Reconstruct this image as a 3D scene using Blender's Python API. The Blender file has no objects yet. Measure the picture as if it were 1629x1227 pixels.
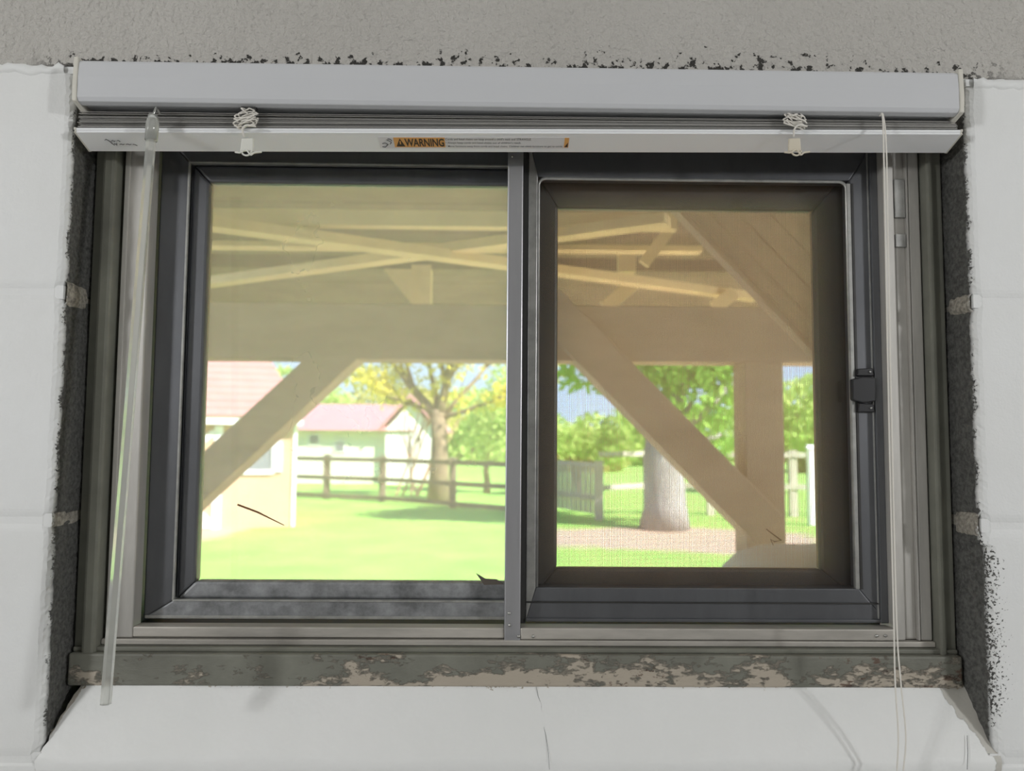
import bpy, bmesh, math, random
import numpy as np
from mathutils import Vector, Matrix

random.seed(7)
rng = np.random.default_rng(7)
R = math.radians
S = bpy.context.scene
COL = S.collection

# ------------------------------------------------------------------ camera
EYE = Vector((0.0, -0.68, 1.65))
CAMROT = Matrix.Rotation(R(-0.8), 3, 'Z') @ Matrix.Rotation(R(94.0), 3, 'X') @ Matrix.Rotation(R(0.42), 3, 'Z')
cd = bpy.data.cameras.new('camera')
cd.sensor_width = 36.0
cd.lens = 36.0 * 1222.0 / 1629.0
cd.clip_start = 0.02
cd.clip_end = 400
cd.dof.use_dof = True
cd.dof.focus_distance = 0.70
cd.dof.aperture_fstop = 7.0
cam = bpy.data.objects.new('camera', cd)
cam.matrix_world = Matrix.Translation(EYE) @ CAMROT.to_4x4()
COL.objects.link(cam)
S.camera = cam

# ------------------------------------------------------------------ sky, sun, lamps, exposure
w = bpy.data.worlds.new('sky')
S.world = w
w.use_nodes = True
nt = w.node_tree
nt.nodes.clear()
wo = nt.nodes.new('ShaderNodeOutputWorld')
bg = nt.nodes.new('ShaderNodeBackground')
tc = nt.nodes.new('ShaderNodeTexCoord')
sep = nt.nodes.new('ShaderNodeSeparateXYZ')
ramp = nt.nodes.new('ShaderNodeValToRGB')
ramp.color_ramp.elements[0].position = 0.0
ramp.color_ramp.elements[0].color = (0.58, 0.79, 1.0, 1)
ramp.color_ramp.elements[1].position = 0.6
ramp.color_ramp.elements[1].color = (0.24, 0.48, 1.0, 1)
nt.links.new(tc.outputs['Generated'], sep.inputs[0])
nt.links.new(sep.outputs['Z'], ramp.inputs[0])
nt.links.new(ramp.outputs[0], bg.inputs['Color'])
bg.inputs['Strength'].default_value = 1.9
nt.links.new(bg.outputs[0], wo.inputs[0])

sd = bpy.data.lights.new('sun', 'SUN')
sd.energy = 18.5
sd.angle = R(0.6)
sd.color = (1.0, 0.95, 0.86)
sun = bpy.data.objects.new('sun', sd)
sun.rotation_euler = Vector((-0.63, 0.42, -0.62)).to_track_quat('-Z', 'Y').to_euler()
COL.objects.link(sun)

def area(name, loc, target, size, power, color):
    l = bpy.data.lights.new(name, 'AREA')
    l.shape = 'RECTANGLE'
    l.size, l.size_y = size
    l.energy = power
    l.color = color
    o = bpy.data.objects.new(name, l)
    o.location = loc
    o.rotation_euler = (Vector(target) - Vector(loc)).to_track_quat('-Z', 'Y').to_euler()
    COL.objects.link(o)
    return o
area('room_lamp', (-2.0, -1.7, 2.05), (0, 0, 1.5), (0.26, 0.26), 20.5, (0.985, 0.99, 1.0))
area('room_lamp', (2.0, -1.6, 2.05), (0, 0, 1.5), (0.14, 0.14), 17, (0.985, 0.99, 1.0))

vs = S.view_settings
vs.view_transform = 'Standard'
vs.look = 'None'
vs.exposure = 0.0
vs.gamma = 1.0
vs.use_curve_mapping = False
S.cycles.max_bounces = 8
S.cycles.diffuse_bounces = 4
S.cycles.transparent_max_bounces = 12
S.cycles.sample_clamp_indirect = 4.0

# ------------------------------------------------------------------ measuring helpers
def ray(px, py):
    return CAMROT @ Vector(((px - 814.5) / 1222.0, -(py - 613.5) / 1222.0, -1.0))
def at(px, py, Y):
    v = ray(px, py)
    return EYE + v * ((Y - EYE.y) / v.y)
def atz(px, py, Z):
    v = ray(px, py)
    return EYE + v * ((Z - EYE.z) / v.z)

# ------------------------------------------------------------------ materials
def mat(name, color, rough=0.6, metal=0.0, var=0.0, vscale=8.0, bump=0.0, bscale=60.0, color2=None,
        stretch=(1, 1, 1), spec=0.5):
    m = bpy.data.materials.new(name)
    m.use_nodes = True
    t = m.node_tree
    b = t.nodes['Principled BSDF']
    b.inputs['Roughness'].default_value = rough
    b.inputs['Metallic'].default_value = metal
    b.inputs['Specular IOR Level'].default_value = spec
    b.inputs['Base Color'].default_value = (*color, 1)
    if var > 0 or bump > 0:
        g = t.nodes.new('ShaderNodeNewGeometry')
        mp = t.nodes.new('ShaderNodeMapping')
        mp.inputs['Scale'].default_value = stretch
        t.links.new(g.outputs['Position'], mp.inputs[0])
    if var > 0:
        n = t.nodes.new('ShaderNodeTexNoise')
        n.inputs['Scale'].default_value = vscale
        n.inputs['Detail'].default_value = 6
        n.inputs['Roughness'].default_value = 0.65
        t.links.new(mp.outputs[0], n.inputs['Vector'])
        r = t.nodes.new('ShaderNodeValToRGB')
        r.color_ramp.elements[0].position = 0.35
        r.color_ramp.elements[1].position = 0.68
        c2 = color2 if color2 else tuple(max(0, c * (1 - var)) for c in color)
        r.color_ramp.elements[0].color = (*c2, 1)
        r.color_ramp.elements[1].color = (*color, 1)
        t.links.new(n.outputs['Fac'], r.inputs[0])
        t.links.new(r.outputs[0], b.inputs['Base Color'])
    if bump > 0:
        n2 = t.nodes.new('ShaderNodeTexNoise')
        n2.inputs['Scale'].default_value = bscale
        n2.inputs['Detail'].default_value = 4
        t.links.new(mp.outputs[0], n2.inputs['Vector'])
        bp = t.nodes.new('ShaderNodeBump')
        bp.inputs['Strength'].default_value = 1.0
        bp.inputs['Distance'].default_value = bump
        t.links.new(n2.outputs['Fac'], bp.inputs['Height'])
        t.links.new(bp.outputs[0], b.inputs['Normal'])
    return m

class NB:
    """small helper for writing shader maths"""
    def __init__(s, m):
        s.t = m.node_tree
    def node(s, kind, **kw):
        n = s.t.nodes.new(kind)
        for k, v in kw.items():
            setattr(n, k, v)
        return n
    def math(s, op, a, b=None, c=None, clamp=False):
        n = s.node('ShaderNodeMath', operation=op, use_clamp=clamp)
        for i, v in enumerate((a, b, c)):
            if v is None:
                continue
            if isinstance(v, (int, float)):
                n.inputs[i].default_value = v
            else:
                s.t.links.new(v, n.inputs[i])
        return n.outputs[0]
    def noise(s, vec, scale, detail=5, rough=0.6):
        n = s.node('ShaderNodeTexNoise')
        n.inputs['Scale'].default_value = scale
        n.inputs['Detail'].default_value = detail
        n.inputs['Roughness'].default_value = rough
        s.t.links.new(vec, n.inputs['Vector'])
        return n.outputs['Fac']
    def mix(s, fac, a, b):
        n = s.node('ShaderNodeMix', data_type='RGBA')
        s.t.links.new(fac, n.inputs[0])
        for i, v in ((6, a), (7, b)):
            if isinstance(v, tuple):
                n.inputs[i].default_value = (*v, 1)
            else:
                s.t.links.new(v, n.inputs[i])
        return n.outputs[2]
    def step(s, v, lo, hi):
        n = s.node('ShaderNodeMapRange')
        n.inputs['From Min'].default_value = lo
        n.inputs['From Max'].default_value = hi
        s.t.links.new(v, n.inputs['Value'])
        return n.outputs[0]

XC, HALF = 0.018, 0.406          # centre and half width of the wall opening
LEFT, RIGHT = XC - HALF, XC + HALF
PAINT = (0.79, 0.80, 0.795)

def painted_masonry(name, raw):
    """white paint over block; bare and ragged at the edge of the opening"""
    m = mat(name, PAINT, 0.55)
    b = m.node_tree.nodes['Principled BSDF']
    k = NB(m)
    g = k.node('ShaderNodeNewGeometry')
    pos = g.outputs['Position']
    sp = k.node('ShaderNodeSeparateXYZ')
    k.t.links.new(pos, sp.inputs[0])
    x, y, z = sp.outputs
    e = k.math('SUBTRACT', k.math('ABSOLUTE', k.math('SUBTRACT', x, XC)), HALF)
    big = k.noise(pos, 45, 5)
    fine = k.noise(pos, 420, 3)
    # the speckled, worn edge low on the right
    low = k.math('MULTIPLY', k.step(z, 1.575, 1.545), k.step(z, 1.385, 1.43), clamp=True)
    low = k.math('MULTIPLY', low, k.step(x, 0.2, 0.3), clamp=True)
    edge = k.math('ADD', k.math('MULTIPLY', k.math('SUBTRACT', big, 0.5), 0.012),
                  k.math('MULTIPLY', k.math('SUBTRACT', fine, 0.5), k.math('ADD', 0.008, k.math('MULTIPLY', low, 0.085))))
    thr = k.math('ADD', 0.0008, k.math('MULTIPLY', low, 0.006))
    cover = k.step(k.math('SUBTRACT', k.math('ADD', e, edge), thr), -0.0006, 0.0006)
    inside = k.step(y, 0.007, 0.003)                     # no paint further into the reveal
    cover = k.math('MULTIPLY', cover, inside, clamp=True)
    cover = k.math('MAXIMUM', cover, k.step(z, 1.990, 1.993))
    cover = k.math('MAXIMUM', cover, k.step(z, 1.374, 1.371))
    cover = k.math('MAXIMUM', cover, k.step(y, 0.185, 0.195))
    specks = k.step(k.noise(pos, 95, 6, 0.7), 0.745, 0.765)
    raw2 = tuple(c * 0.45 for c in raw)
    rawc = k.mix(k.step(k.noise(pos, 260, 4), 0.35, 0.65), raw2, raw)
    wear = k.step(k.noise(pos, 7, 4), 0.35, 0.75)
    paint = k.mix(wear, PAINT, (0.76, 0.765, 0.75))
    paint = k.mix(k.math('MULTIPLY', specks, 0.55), paint, (0.25, 0.24, 0.22))
    k.t.links.new(k.mix(cover, rawc, paint), b.inputs['Base Color'])
    rgh = k.math('SUBTRACT', 0.95, k.math('MULTIPLY', cover, 0.4))
    k.t.links.new(rgh, b.inputs['Roughness'])
    bp = k.node('ShaderNodeBump')
    bp.inputs['Distance'].default_value = 0.002
    bp.inputs['Strength'].default_value = 0.8
    hgt = k.math('ADD', k.math('MULTIPLY', k.noise(pos, 30, 4), 0.55),
                 k.math('MULTIPLY', fine, k.math('SUBTRACT', 1.15, cover)))
    hgt = k.math('ADD', hgt, k.math('MULTIPLY', k.noise(pos, 130, 2), 0.12))
    k.t.links.new(hgt, bp.inputs['Height'])
    k.t.links.new(bp.outputs[0], b.inputs['Normal'])
    return m

def lintel_material():
    m = mat('lintel_paint', (0.60, 0.575, 0.53), 0.7)
    b = m.node_tree.nodes['Principled BSDF']
    k = NB(m)
    g = k.node('ShaderNodeNewGeometry')
    pos = g.outputs['Position']
    sp = k.node('ShaderNodeSeparateXYZ')
    k.t.links.new(pos, sp.inputs[0])
    x, y, z = sp.outputs
    h = k.math('SUBTRACT', z, 1.9905)
    n1 = k.noise(pos, 130, 5, 0.65)
    n2 = k.noise(pos, 14, 3)
    inside = k.step(k.math('SUBTRACT', k.math('ABSOLUTE', k.math('SUBTRACT', x, XC)), HALF), 0.045, 0.0)
    reach = k.math('MULTIPLY', k.math('MULTIPLY', k.step(x, -0.32, 0.05), 0.014), k.step(n2, 0.3, 0.6))
    reach = k.math('ADD', reach, 0.0065)
    v = k.math('SUBTRACT', n1, k.math('MULTIPLY', k.math('DIVIDE', h, reach), 0.13))
    chip = k.math('MULTIPLY', k.step(v, 0.525, 0.545), inside, clamp=True)
    spk = k.step(k.noise(pos, 110, 5, 0.7), 0.755, 0.775)
    chip = k.math('MAXIMUM', chip, k.math('MULTIPLY', spk, 0.6))
    col = k.mix(k.step(k.noise(pos, 5, 4), 0.3, 0.7), (0.56, 0.54, 0.505), (0.51, 0.49, 0.455))
    k.t.links.new(k.mix(chip, col, (0.035, 0.033, 0.028)), b.inputs['Base Color'])
    bp = k.node('ShaderNodeBump')
    bp.inputs['Distance'].default_value = 0.0055
    bp.inputs['Strength'].default_value = 0.9
    hh = k.math('ADD', k.noise(pos, 210, 3, 0.55), k.math('MULTIPLY', k.noise(pos, 60, 2), 0.6))
    k.t.links.new(k.math('SUBTRACT', hh, k.math('MULTIPLY', chip, 0.5)), bp.inputs['Height'])
    k.t.links.new(bp.outputs[0], b.inputs['Normal'])
    return m

def sill_material():
    m = mat('sill_paint', (0.84, 0.845, 0.835), 0.55)
    b = m.node_tree.nodes['Principled BSDF']
    k = NB(m)
    g = k.node('ShaderNodeNewGeometry')
    pos = g.outputs['Position']
    sp = k.node('ShaderNodeSeparateXYZ')
    k.t.links.new(pos, sp.inputs[0])
    x, y, z = sp.outputs
    n = k.noise(pos, 60, 5)
    fine = k.noise(pos, 260, 4)
    # bare strip along the right end, slanting forwards
    lim = k.math('ADD', k.math('ADD', 0.4285, k.math('MULTIPLY', y, -0.95)), k.math('MULTIPLY', k.math('SUBTRACT', n, 0.5), 0.016))
    bare = k.step(k.math('SUBTRACT', x, lim), 0.0, 0.0012)
    # chips along the back edge and left end
    back = k.step(k.math('ADD', y, k.math('MULTIPLY', k.math('SUBTRACT', fine, 0.5), 0.012)), 0.0315, 0.0325)
    limL = k.math('ADD', k.math('SUBTRACT', -0.392, k.math('MULTIPLY', y, -0.62)), k.math('MULTIPLY', k.math('SUBTRACT', n, 0.5), 0.012))
    left = k.step(k.math('SUBTRACT', limL, x), 0.0, 0.001)
    chip = k.step(k.noise(pos, 120, 6, 0.7), 0.735, 0.75)
    col = k.mix(k.step(k.noise(pos, 6, 4), 0.3, 0.75), (0.84, 0.845, 0.835), (0.79, 0.80, 0.785))
    col = k.mix(k.math('MULTIPLY', chip, 0.5), col, (0.3, 0.29, 0.26))
    col = k.mix(bare, col, (0.52, 0.505, 0.46))
    col = k.mix(back, col, (0.36, 0.31, 0.24))
    col = k.mix(left, col, (0.42, 0.39, 0.34))
    k.t.links.new(col, b.inputs['Base Color'])
    bp = k.node('ShaderNodeBump')
    bp.inputs['Distance'].default_value = 0.0022
    hh = k.math('ADD', k.noise(pos, 22, 4), k.math('MULTIPLY', fine, 0.06))
    hh = k.math('SUBTRACT', hh, k.math('MULTIPLY', bare, 0.25))
    k.t.links.new(hh, bp.inputs['Height'])
    k.t.links.new(bp.outputs[0], b.inputs['Normal'])
    return m

def steel_material(name, peel):
    m = mat(name, (0.13, 0.13, 0.11), 0.5)
    b = m.node_tree.nodes['Principled BSDF']
    k = NB(m)
    g = k.node('ShaderNodeNewGeometry')
    pos = g.outputs['Position']
    sp = k.node('ShaderNodeSeparateXYZ')
    k.t.links.new(pos, sp.inputs[0])
    x, y, z = sp.outputs
    col = k.mix(k.step(k.noise(pos, 18, 5), 0.3, 0.7), (0.22, 0.223, 0.185), (0.145, 0.145, 0.12))
    if peel:
        mp = k.node('ShaderNodeMapping')
        mp.inputs['Scale'].default_value = (0.45, 1, 1)
        k.t.links.new(pos, mp.inputs[0])
        p = mp.outputs[0]
        base = k.math('ADD', k.noise(p, 55, 7, 0.72), k.math('MULTIPLY', k.step(z, 1.452, 1.434), 0.12))
        base = k.math('ADD', base, k.math('MULTIPLY', k.step(k.math('ABSOLUTE', k.math('SUBTRACT', x, 0.02)), 0.30, 0.0), 0.10))
        base = k.math('ADD', base, k.math('MULTIPLY', k.step(x, 0.1, 0.40), 0.05))
        cream = k.step(base, 0.615, 0.68)
        col = k.mix(cream, col, (0.42, 0.37, 0.30))
        rust = k.math('ADD', k.noise(p, 80, 6, 0.7), k.math('MULTIPLY', k.step(x, 0.0, 0.42), 0.10))
        rust = k.step(rust, 0.655, 0.69)
        col = k.mix(k.math('MULTIPLY', rust, 0.85), col, (0.10, 0.055, 0.035))
        bp = k.node('ShaderNodeBump')
        bp.inputs['Distance'].default_value = 0.0015
        k.t.links.new(k.math('ADD', cream, k.noise(p, 90, 5)), bp.inputs['Height'])
        k.t.links.new(bp.outputs[0], b.inputs['Normal'])
    k.t.links.new(col, b.inputs['Base Color'])
    return m

def pane_material(name, film, tint):
    """clear glass with a film of dirt that scatters light"""
    m = bpy.data.materials.new(name)
    m.use_nodes = True
    t = m.node_tree
    t.nodes.clear()
    k = NB(m)
    out = k.node('ShaderNodeOutputMaterial')
    tr = k.node('ShaderNodeBsdfTransparent')
    tl = k.node('ShaderNodeBsdfTranslucent')
    tl.inputs['Color'].default_value = (*tint, 1)
    gl = k.node('ShaderNodeBsdfGlossy')
    gl.inputs['Roughness'].default_value = 0.04
    g = k.node('ShaderNodeNewGeometry')
    pos = g.outputs['Position']
    dirt = k.math('MULTIPLY', k.step(k.noise(pos, 7, 5, 0.55), 0.2, 0.8), film * 0.35)
    dirt = k.math('ADD', dirt, film * 0.82)
    m1 = k.node('ShaderNodeMixShader')
    t.links.new(dirt, m1.inputs[0])
    t.links.new(tr.outputs[0], m1.inputs[1])
    t.links.new(tl.outputs[0], m1.inputs[2])
    m2 = k.node('ShaderNodeMixShader')
    m2.inputs[0].default_value = 0.035
    t.links.new(m1.outputs[0], m2.inputs[1])
    t.links.new(gl.outputs[0], m2.inputs[2])
    t.links.new(m2.outputs[0], out.inputs[0])
    return m

def wand_material():
    m = mat('clear_acrylic', (0.86, 0.87, 0.83), 0.12)
    b = m.node_tree.nodes['Principled BSDF']
    b.inputs['Transmission Weight'].default_value = 0.72
    b.inputs['IOR'].default_value = 1.47
    return m

def leaf_material(name, c1, c2):
    m = bpy.data.materials.new(name)
    m.use_nodes = True
    t = m.node_tree
    t.nodes.clear()
    k = NB(m)
    out = k.node('ShaderNodeOutputMaterial')
    df = k.node('ShaderNodeBsdfDiffuse')
    tl = k.node('ShaderNodeBsdfTranslucent')
    mx = k.node('ShaderNodeMixShader')
    mx.inputs[0].default_value = 0.45
    g = k.node('ShaderNodeNewGeometry')
    col = k.mix(k.step(k.noise(g.outputs['Position'], 1.6, 4), 0.35, 0.65), c1, c2)
    t.links.new(col, df.inputs[0])
    t.links.new(col, tl.inputs[0])
    t.links.new(df.outputs[0], mx.inputs[1])
    t.links.new(tl.outputs[0], mx.inputs[2])
    t.links.new(mx.outputs[0], out.inputs[0])
    return m

def ground_material():
    m = mat('lawn', (0.3, 0.5, 0.12), 0.95, spec=0.1)
    b = m.node_tree.nodes['Principled BSDF']
    k = NB(m)
    g = k.node('ShaderNodeNewGeometry')
    pos = g.outputs['Position']
    sp = k.node('ShaderNodeSeparateXYZ')
    k.t.links.new(pos, sp.inputs[0])
    x, y, z = sp.outputs
    grass = k.mix(k.step(k.noise(pos, 0.9, 6), 0.3, 0.7), (0.22, 0.48, 0.09), (0.34, 0.55, 0.13))
    dx = k.math('MULTIPLY', k.math('SUBTRACT', x, 3.1), 0.36)
    dy = k.math('MULTIPLY', k.math('SUBTRACT', y, 12.4), 0.55)
    r = k.math('SQRT', k.math('ADD', k.math('MULTIPLY', dx, dx), k.math('MULTIPLY', dy, dy)))
    r = k.math('ADD', r, k.math('MULTIPLY', k.math('SUBTRACT', k.noise(pos, 0.8, 5), 0.5), 1.2))
    soil = k.step(r, 1.05, 0.8)
    dx2 = k.math('ADD', x, 6.3)
    dy2 = k.math('SUBTRACT', y, 12.6)
    r2 = k.math('SQRT', k.math('ADD', k.math('MULTIPLY', dx2, dx2), k.math('MULTIPLY', dy2, dy2)))
    r2 = k.math('ADD', r2, k.math('MULTIPLY', k.math('SUBTRACT', k.noise(pos, 1.2, 5), 0.5), 1.5))
    soil = k.math('MAXIMUM', soil, k.step(r2, 2.0, 1.5))
    bounce_patio = k.step(y, 6.6, 5.8)  # unseen patio strip, made pale to bounce warm light up into the porch
    col = k.mix(soil, grass, (0.50, 0.36, 0.27))
    col = k.mix(bounce_patio, col, (0.72, 0.60, 0.43))
    k.t.links.new(col, b.inputs['Base Color'])
    return m

M = {}
M['block'] = painted_masonry('painted_block', (0.135, 0.135, 0.125))
M['mortar'] = painted_masonry('painted_mortar', (0.44, 0.41, 0.35))
M['lintel'] = lintel_material()
M['sill'] = sill_material()
M['steel'] = steel_material('olive_steel', False)
M['steel_peel'] = steel_material('peeling_steel', True)
M['dark_recess'] = mat('gap_shade_and_bracket', (0.03, 0.03, 0.028), 0.6)  # near black stands in for shade in frame gaps; also the dark cord brackets
M['alu'] = mat('mill_aluminium', (0.62, 0.60, 0.56), 0.42, 0.35, 0.3, 30, 0, stretch=(1, 1, 0.15))
M['alu_h'] = mat('mill_aluminium_rail', (0.58, 0.55, 0.50), 0.42, 0.35, 0.4, 30, 0, stretch=(0.2, 1, 1))
M['mull'] = mat('mullion_aluminium', (0.44, 0.44, 0.46), 0.35, 0.6, 0.15, 20, stretch=(1, 1, 0.1))
M['sash'] = mat('grey_anodised', (0.165, 0.17, 0.182), 0.34, 0.6, 0.2, 25, stretch=(1, 1, 0.3))
M['sash_lip'] = mat('light_anodised_lip', (0.46, 0.46, 0.44), 0.35, 0.5, 0.3, 60)
M['sash_dirty'] = mat('dusty_anodised', (0.36, 0.37, 0.38), 0.5, 0.3, 0.6, 40, 0.0004, 200)
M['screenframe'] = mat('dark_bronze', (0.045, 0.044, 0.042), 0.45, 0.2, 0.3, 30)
M['latch'] = mat('black_plastic', (0.018, 0.018, 0.02), 0.35)
M['screw'] = mat('screw_metal', (0.5, 0.5, 0.48), 0.25, 0.9)
M['wire'] = leaf_material('fibreglass_screen_yarn', (0.78, 0.56, 0.36), (0.70, 0.48, 0.30))
M['glass_a'] = pane_material('hazy_glass', 0.27, (1.0, 0.86, 0.72))
M['glass_b'] = pane_material('clear_glass', 0.10, (1.0, 0.86, 0.70))
M['blind'] = mat('blind_enamel', (0.60, 0.61, 0.63), 0.32, 0.0)
M['blind_face'] = mat('bottom_rail_enamel', (0.86, 0.87, 0.88), 0.35)
M['slat'] = mat('slat_enamel', (0.42, 0.41, 0.39), 0.4)
M['cap'] = mat('cream_plastic', (0.66, 0.64, 0.57), 0.5)
M['cord'] = mat('cream_cord', (0.78, 0.75, 0.69), 0.8)
M['clip'] = mat('white_plastic', (0.74, 0.74, 0.68), 0.4)
M['clip2'] = mat('yellowed_plastic', (0.68, 0.62, 0.50), 0.4)
M['acrylic'] = wand_material()
M['paper'] = mat('label_paper', (0.76, 0.75, 0.76), 0.6)
M['orange'] = mat('label_orange', (0.78, 0.40, 0.12), 0.6)
M['ink'] = mat('label_ink', (0.045, 0.030, 0.018), 0.6)
M['greyink'] = mat('label_grey_ink', (0.06, 0.06, 0.065), 0.6)
M['room'] = mat('room_paint', (0.70, 0.69, 0.66), 0.8)
M['roomfloor'] = mat('room_floor', (0.66, 0.66, 0.65), 0.8)
M['ground'] = ground_material()
M['wood'] = mat('weathered_timber', (0.70, 0.56, 0.40), 0.8, 0, 0.3, 6, stretch=(0.3, 1, 1))
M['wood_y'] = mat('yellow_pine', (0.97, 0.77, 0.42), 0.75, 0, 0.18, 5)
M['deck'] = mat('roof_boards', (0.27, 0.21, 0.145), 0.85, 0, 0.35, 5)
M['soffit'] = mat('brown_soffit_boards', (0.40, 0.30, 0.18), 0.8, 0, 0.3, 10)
M['peach'] = mat('peach_siding', (0.56, 0.37, 0.25), 0.8, 0, 0.08, 2)
M['trimwhite'] = mat('white_trim', (0.82, 0.82, 0.82), 0.6)
M['shingle'] = mat('pink_shingle', (0.46, 0.235, 0.22), 0.85, 0, 0.15, 3)
M['pinkroof'] = mat('faded_red_roof', (0.52, 0.25, 0.27), 0.85, 0, 0.1, 1)
M['cream_wall'] = mat('cream_house_wall', (0.78, 0.77, 0.68), 0.8, 0, 0.06, 1)
M['white_wall'] = mat('white_house_wall', (0.84, 0.83, 0.80), 0.8)
M['darkglass'] = mat('window_glass_dark', (0.20, 0.22, 0.25), 0.15)
M['shutter'] = mat('grey_shutter', (0.55, 0.56, 0.60), 0.6)
M['fence'] = mat('fence_timber', (0.24, 0.19, 0.14), 0.85, 0, 0.3, 3)
M['fence_g'] = mat('grey_fence_timber', (0.62, 0.57, 0.49), 0.85, 0, 0.3, 3)
M['bark'] = mat('brown_bark', (0.30, 0.23, 0.15), 0.9, 0, 0.5, 6, 0.02, 14)
M['bark_g'] = mat('grey_bark', (0.38, 0.38, 0.36), 0.9, 0, 0.4, 5, 0.02, 14, stretch=(1, 1, 0.3))
M['stem'] = mat('reddish_stem', (0.48, 0.28, 0.20), 0.8)
M['leaf_y'] = leaf_material('yellow_leaf', (0.88, 0.76, 0.12), (0.76, 0.72, 0.18))
M['leaf_g'] = leaf_material('green_leaf', (0.28, 0.58, 0.10), (0.44, 0.68, 0.15))
M['leaf_l'] = leaf_material('light_leaf', (0.46, 0.66, 0.18), (0.60, 0.70, 0.26))
M['leaf_o'] = leaf_material('olive_leaf', (0.50, 0.52, 0.16), (0.58, 0.54, 0.18))
M['cover'] = mat('pale_grey_cover', (0.68, 0.74, 0.68), 0.6)
M['twig'] = mat('dry_twig', (0.22, 0.12, 0.06), 0.9)
M['dead'] = mat('dead_leaf', (0.14, 0.12, 0.10), 0.9)

# ------------------------------------------------------------------ mesh helpers
class MB:
    def __init__(s):
        s.v, s.f = [], []
    def add(s, verts, faces):
        n = len(s.v)
        s.v += [tuple(p) for p in verts]
        s.f += [tuple(i + n for i in q) for q in faces]
        return s
    def box(s, x0, x1, y0, y1, z0, z1):
        return s.add([(x, y, z) for z in (z0, z1) for y in (y0, y1) for x in (x0, x1)],
                     [(0, 2, 3, 1), (4, 5, 7, 6), (0, 1, 5, 4), (2, 6, 7, 3), (0, 4, 6, 2), (1, 3, 7, 5)])
    def bar(s, a, b, wdt, hgt, up=(0, 0, 1)):
        """rectangular bar from a to b"""
        a, b, up = Vector(a), Vector(b), Vector(up)
        d = (b - a).normalized()
        u = d.cross(up).normalized() * wdt / 2
        v = u.cross(d).normalized() * hgt / 2
        vs = [p + i * u + j * v for p in (a, b) for i, j in ((-1, -1), (1, -1), (1, 1), (-1, 1))]
        return s.add(vs, [(0, 1, 2, 3), (7, 6, 5, 4), (0, 4, 5, 1), (1, 5, 6, 2), (2, 6, 7, 3), (3, 7, 4, 0)])
    def prism(s, prof, x0, x1):
        """profile in (y, z) swept along x"""
        n = len(prof)
        vs = [(x, y, z) for x in (x0, x1) for y, z in prof]
        fs = [(i, (i + 1) % n, n + (i + 1) % n, n + i) for i in range(n)]
        return s.add(vs, fs + [tuple(range(n))[::-1], tuple(range(n, 2 * n))])
    def poly(s, pts, thick):
        """flat outline (3D points) given thickness along vector thick"""
        n = len(pts)
        t = Vector(thick)
        vs = [Vector(p) for p in pts] + [Vector(p) + t for p in pts]
        fs = [(i, (i + 1) % n, n + (i + 1) % n, n + i) for i in range(n)]
        return s.add(vs, fs + [tuple(range(n))[::-1], tuple(range(n, 2 * n))])
    def tube(s, pts, r, seg=8):
        pts = [Vector(p) for p in pts]
        rs = r if isinstance(r, (list, tuple)) else [r] * len(pts)
        n0 = len(s.v)
        prev = None
        for i, p in enumerate(pts):
            d = (pts[min(i + 1, len(pts) - 1)] - pts[max(i - 1, 0)]).normalized()
            if prev is None:
                a = Vector((0, 0, 1)) if abs(d.z) < 0.9 else Vector((1, 0, 0))
                u = d.cross(a).normalized()
            else:
                u = (prev - d * prev.dot(d))
                u = u.normalized() if u.length > 1e-6 else d.orthogonal().normalized()
            prev = u
            v = d.cross(u)
            for k in range(seg):
                an = 2 * math.pi * k / seg
                s.v.append(tuple(p + (u * math.cos(an) + v * math.sin(an)) * rs[i]))
        for i in range(len(pts) - 1):
            for k in range(seg):
                a = n0 + i * seg + k
                b = n0 + i * seg + (k + 1) % seg
                s.f.append((a, b, b + seg, a + seg))
        s.f.append(tuple(range(n0, n0 + seg))[::-1])
        e = n0 + (len(pts) - 1) * seg
        s.f.append(tuple(range(e, e + seg)))
        return s
    def build(s, name, m, parent=None, bevel=0.0, smooth=False, fix=True, segs=2):
        me = bpy.data.meshes.new(name)
        me.from_pydata(s.v, [], s.f)
        if fix or bevel:
            bm = bmesh.new()
            bm.from_mesh(me)
            if fix:
                bmesh.ops.recalc_face_normals(bm, faces=bm.faces)
            if bevel:
                es = [e for e in bm.edges if len(e.link_faces) == 2 and e.calc_face_angle(0) > 0.6]
                bmesh.ops.bevel(bm, geom=es, offset=bevel, segments=segs, affect='EDGES', profile=0.5)
            bm.to_mesh(me)
            bm.free()
        if smooth:
            for p in me.polygons:
                p.use_smooth = True
        me.materials.append(m)
        o = bpy.data.objects.new(name, me)
        COL.objects.link(o)
        if parent:
            o.parent = parent
        return o

def tag(o, label=None, cat=None, group=None, kind=None):
    for k, v in (('label', label), ('category', cat), ('group', group), ('kind', kind)):
        if v:
            o[k] = v
    return o
def empty(name, **kw):
    o = bpy.data.objects.new(name, None)
    o.empty_display_size = 0.05
    COL.objects.link(o)
    return tag(o, **kw)
def dup(o, loc, parent=None):
    c = o.copy()
    COL.objects.link(c)
    c.location = loc
    c.parent = parent
    return c
def smoothpts(pts, n=6):
    """Catmull-Rom through the points"""
    P = [Vector(p) for p in pts]
    P = [P[0] * 2 - P[1]] + P + [P[-1] * 2 - P[-2]]
    out = []
    for i in range(1, len(P) - 2):
        for k in range(n):
            t = k / n
            a, b, c, d = P[i - 1], P[i], P[i + 1], P[i + 2]
            out.append(0.5 * ((2 * b) + (c - a) * t + (2 * a - 5 * b + 4 * c - d) * t * t + (3 * b - a - 3 * c + d) * t ** 3))
    out.append(P[-2])
    return out

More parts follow.
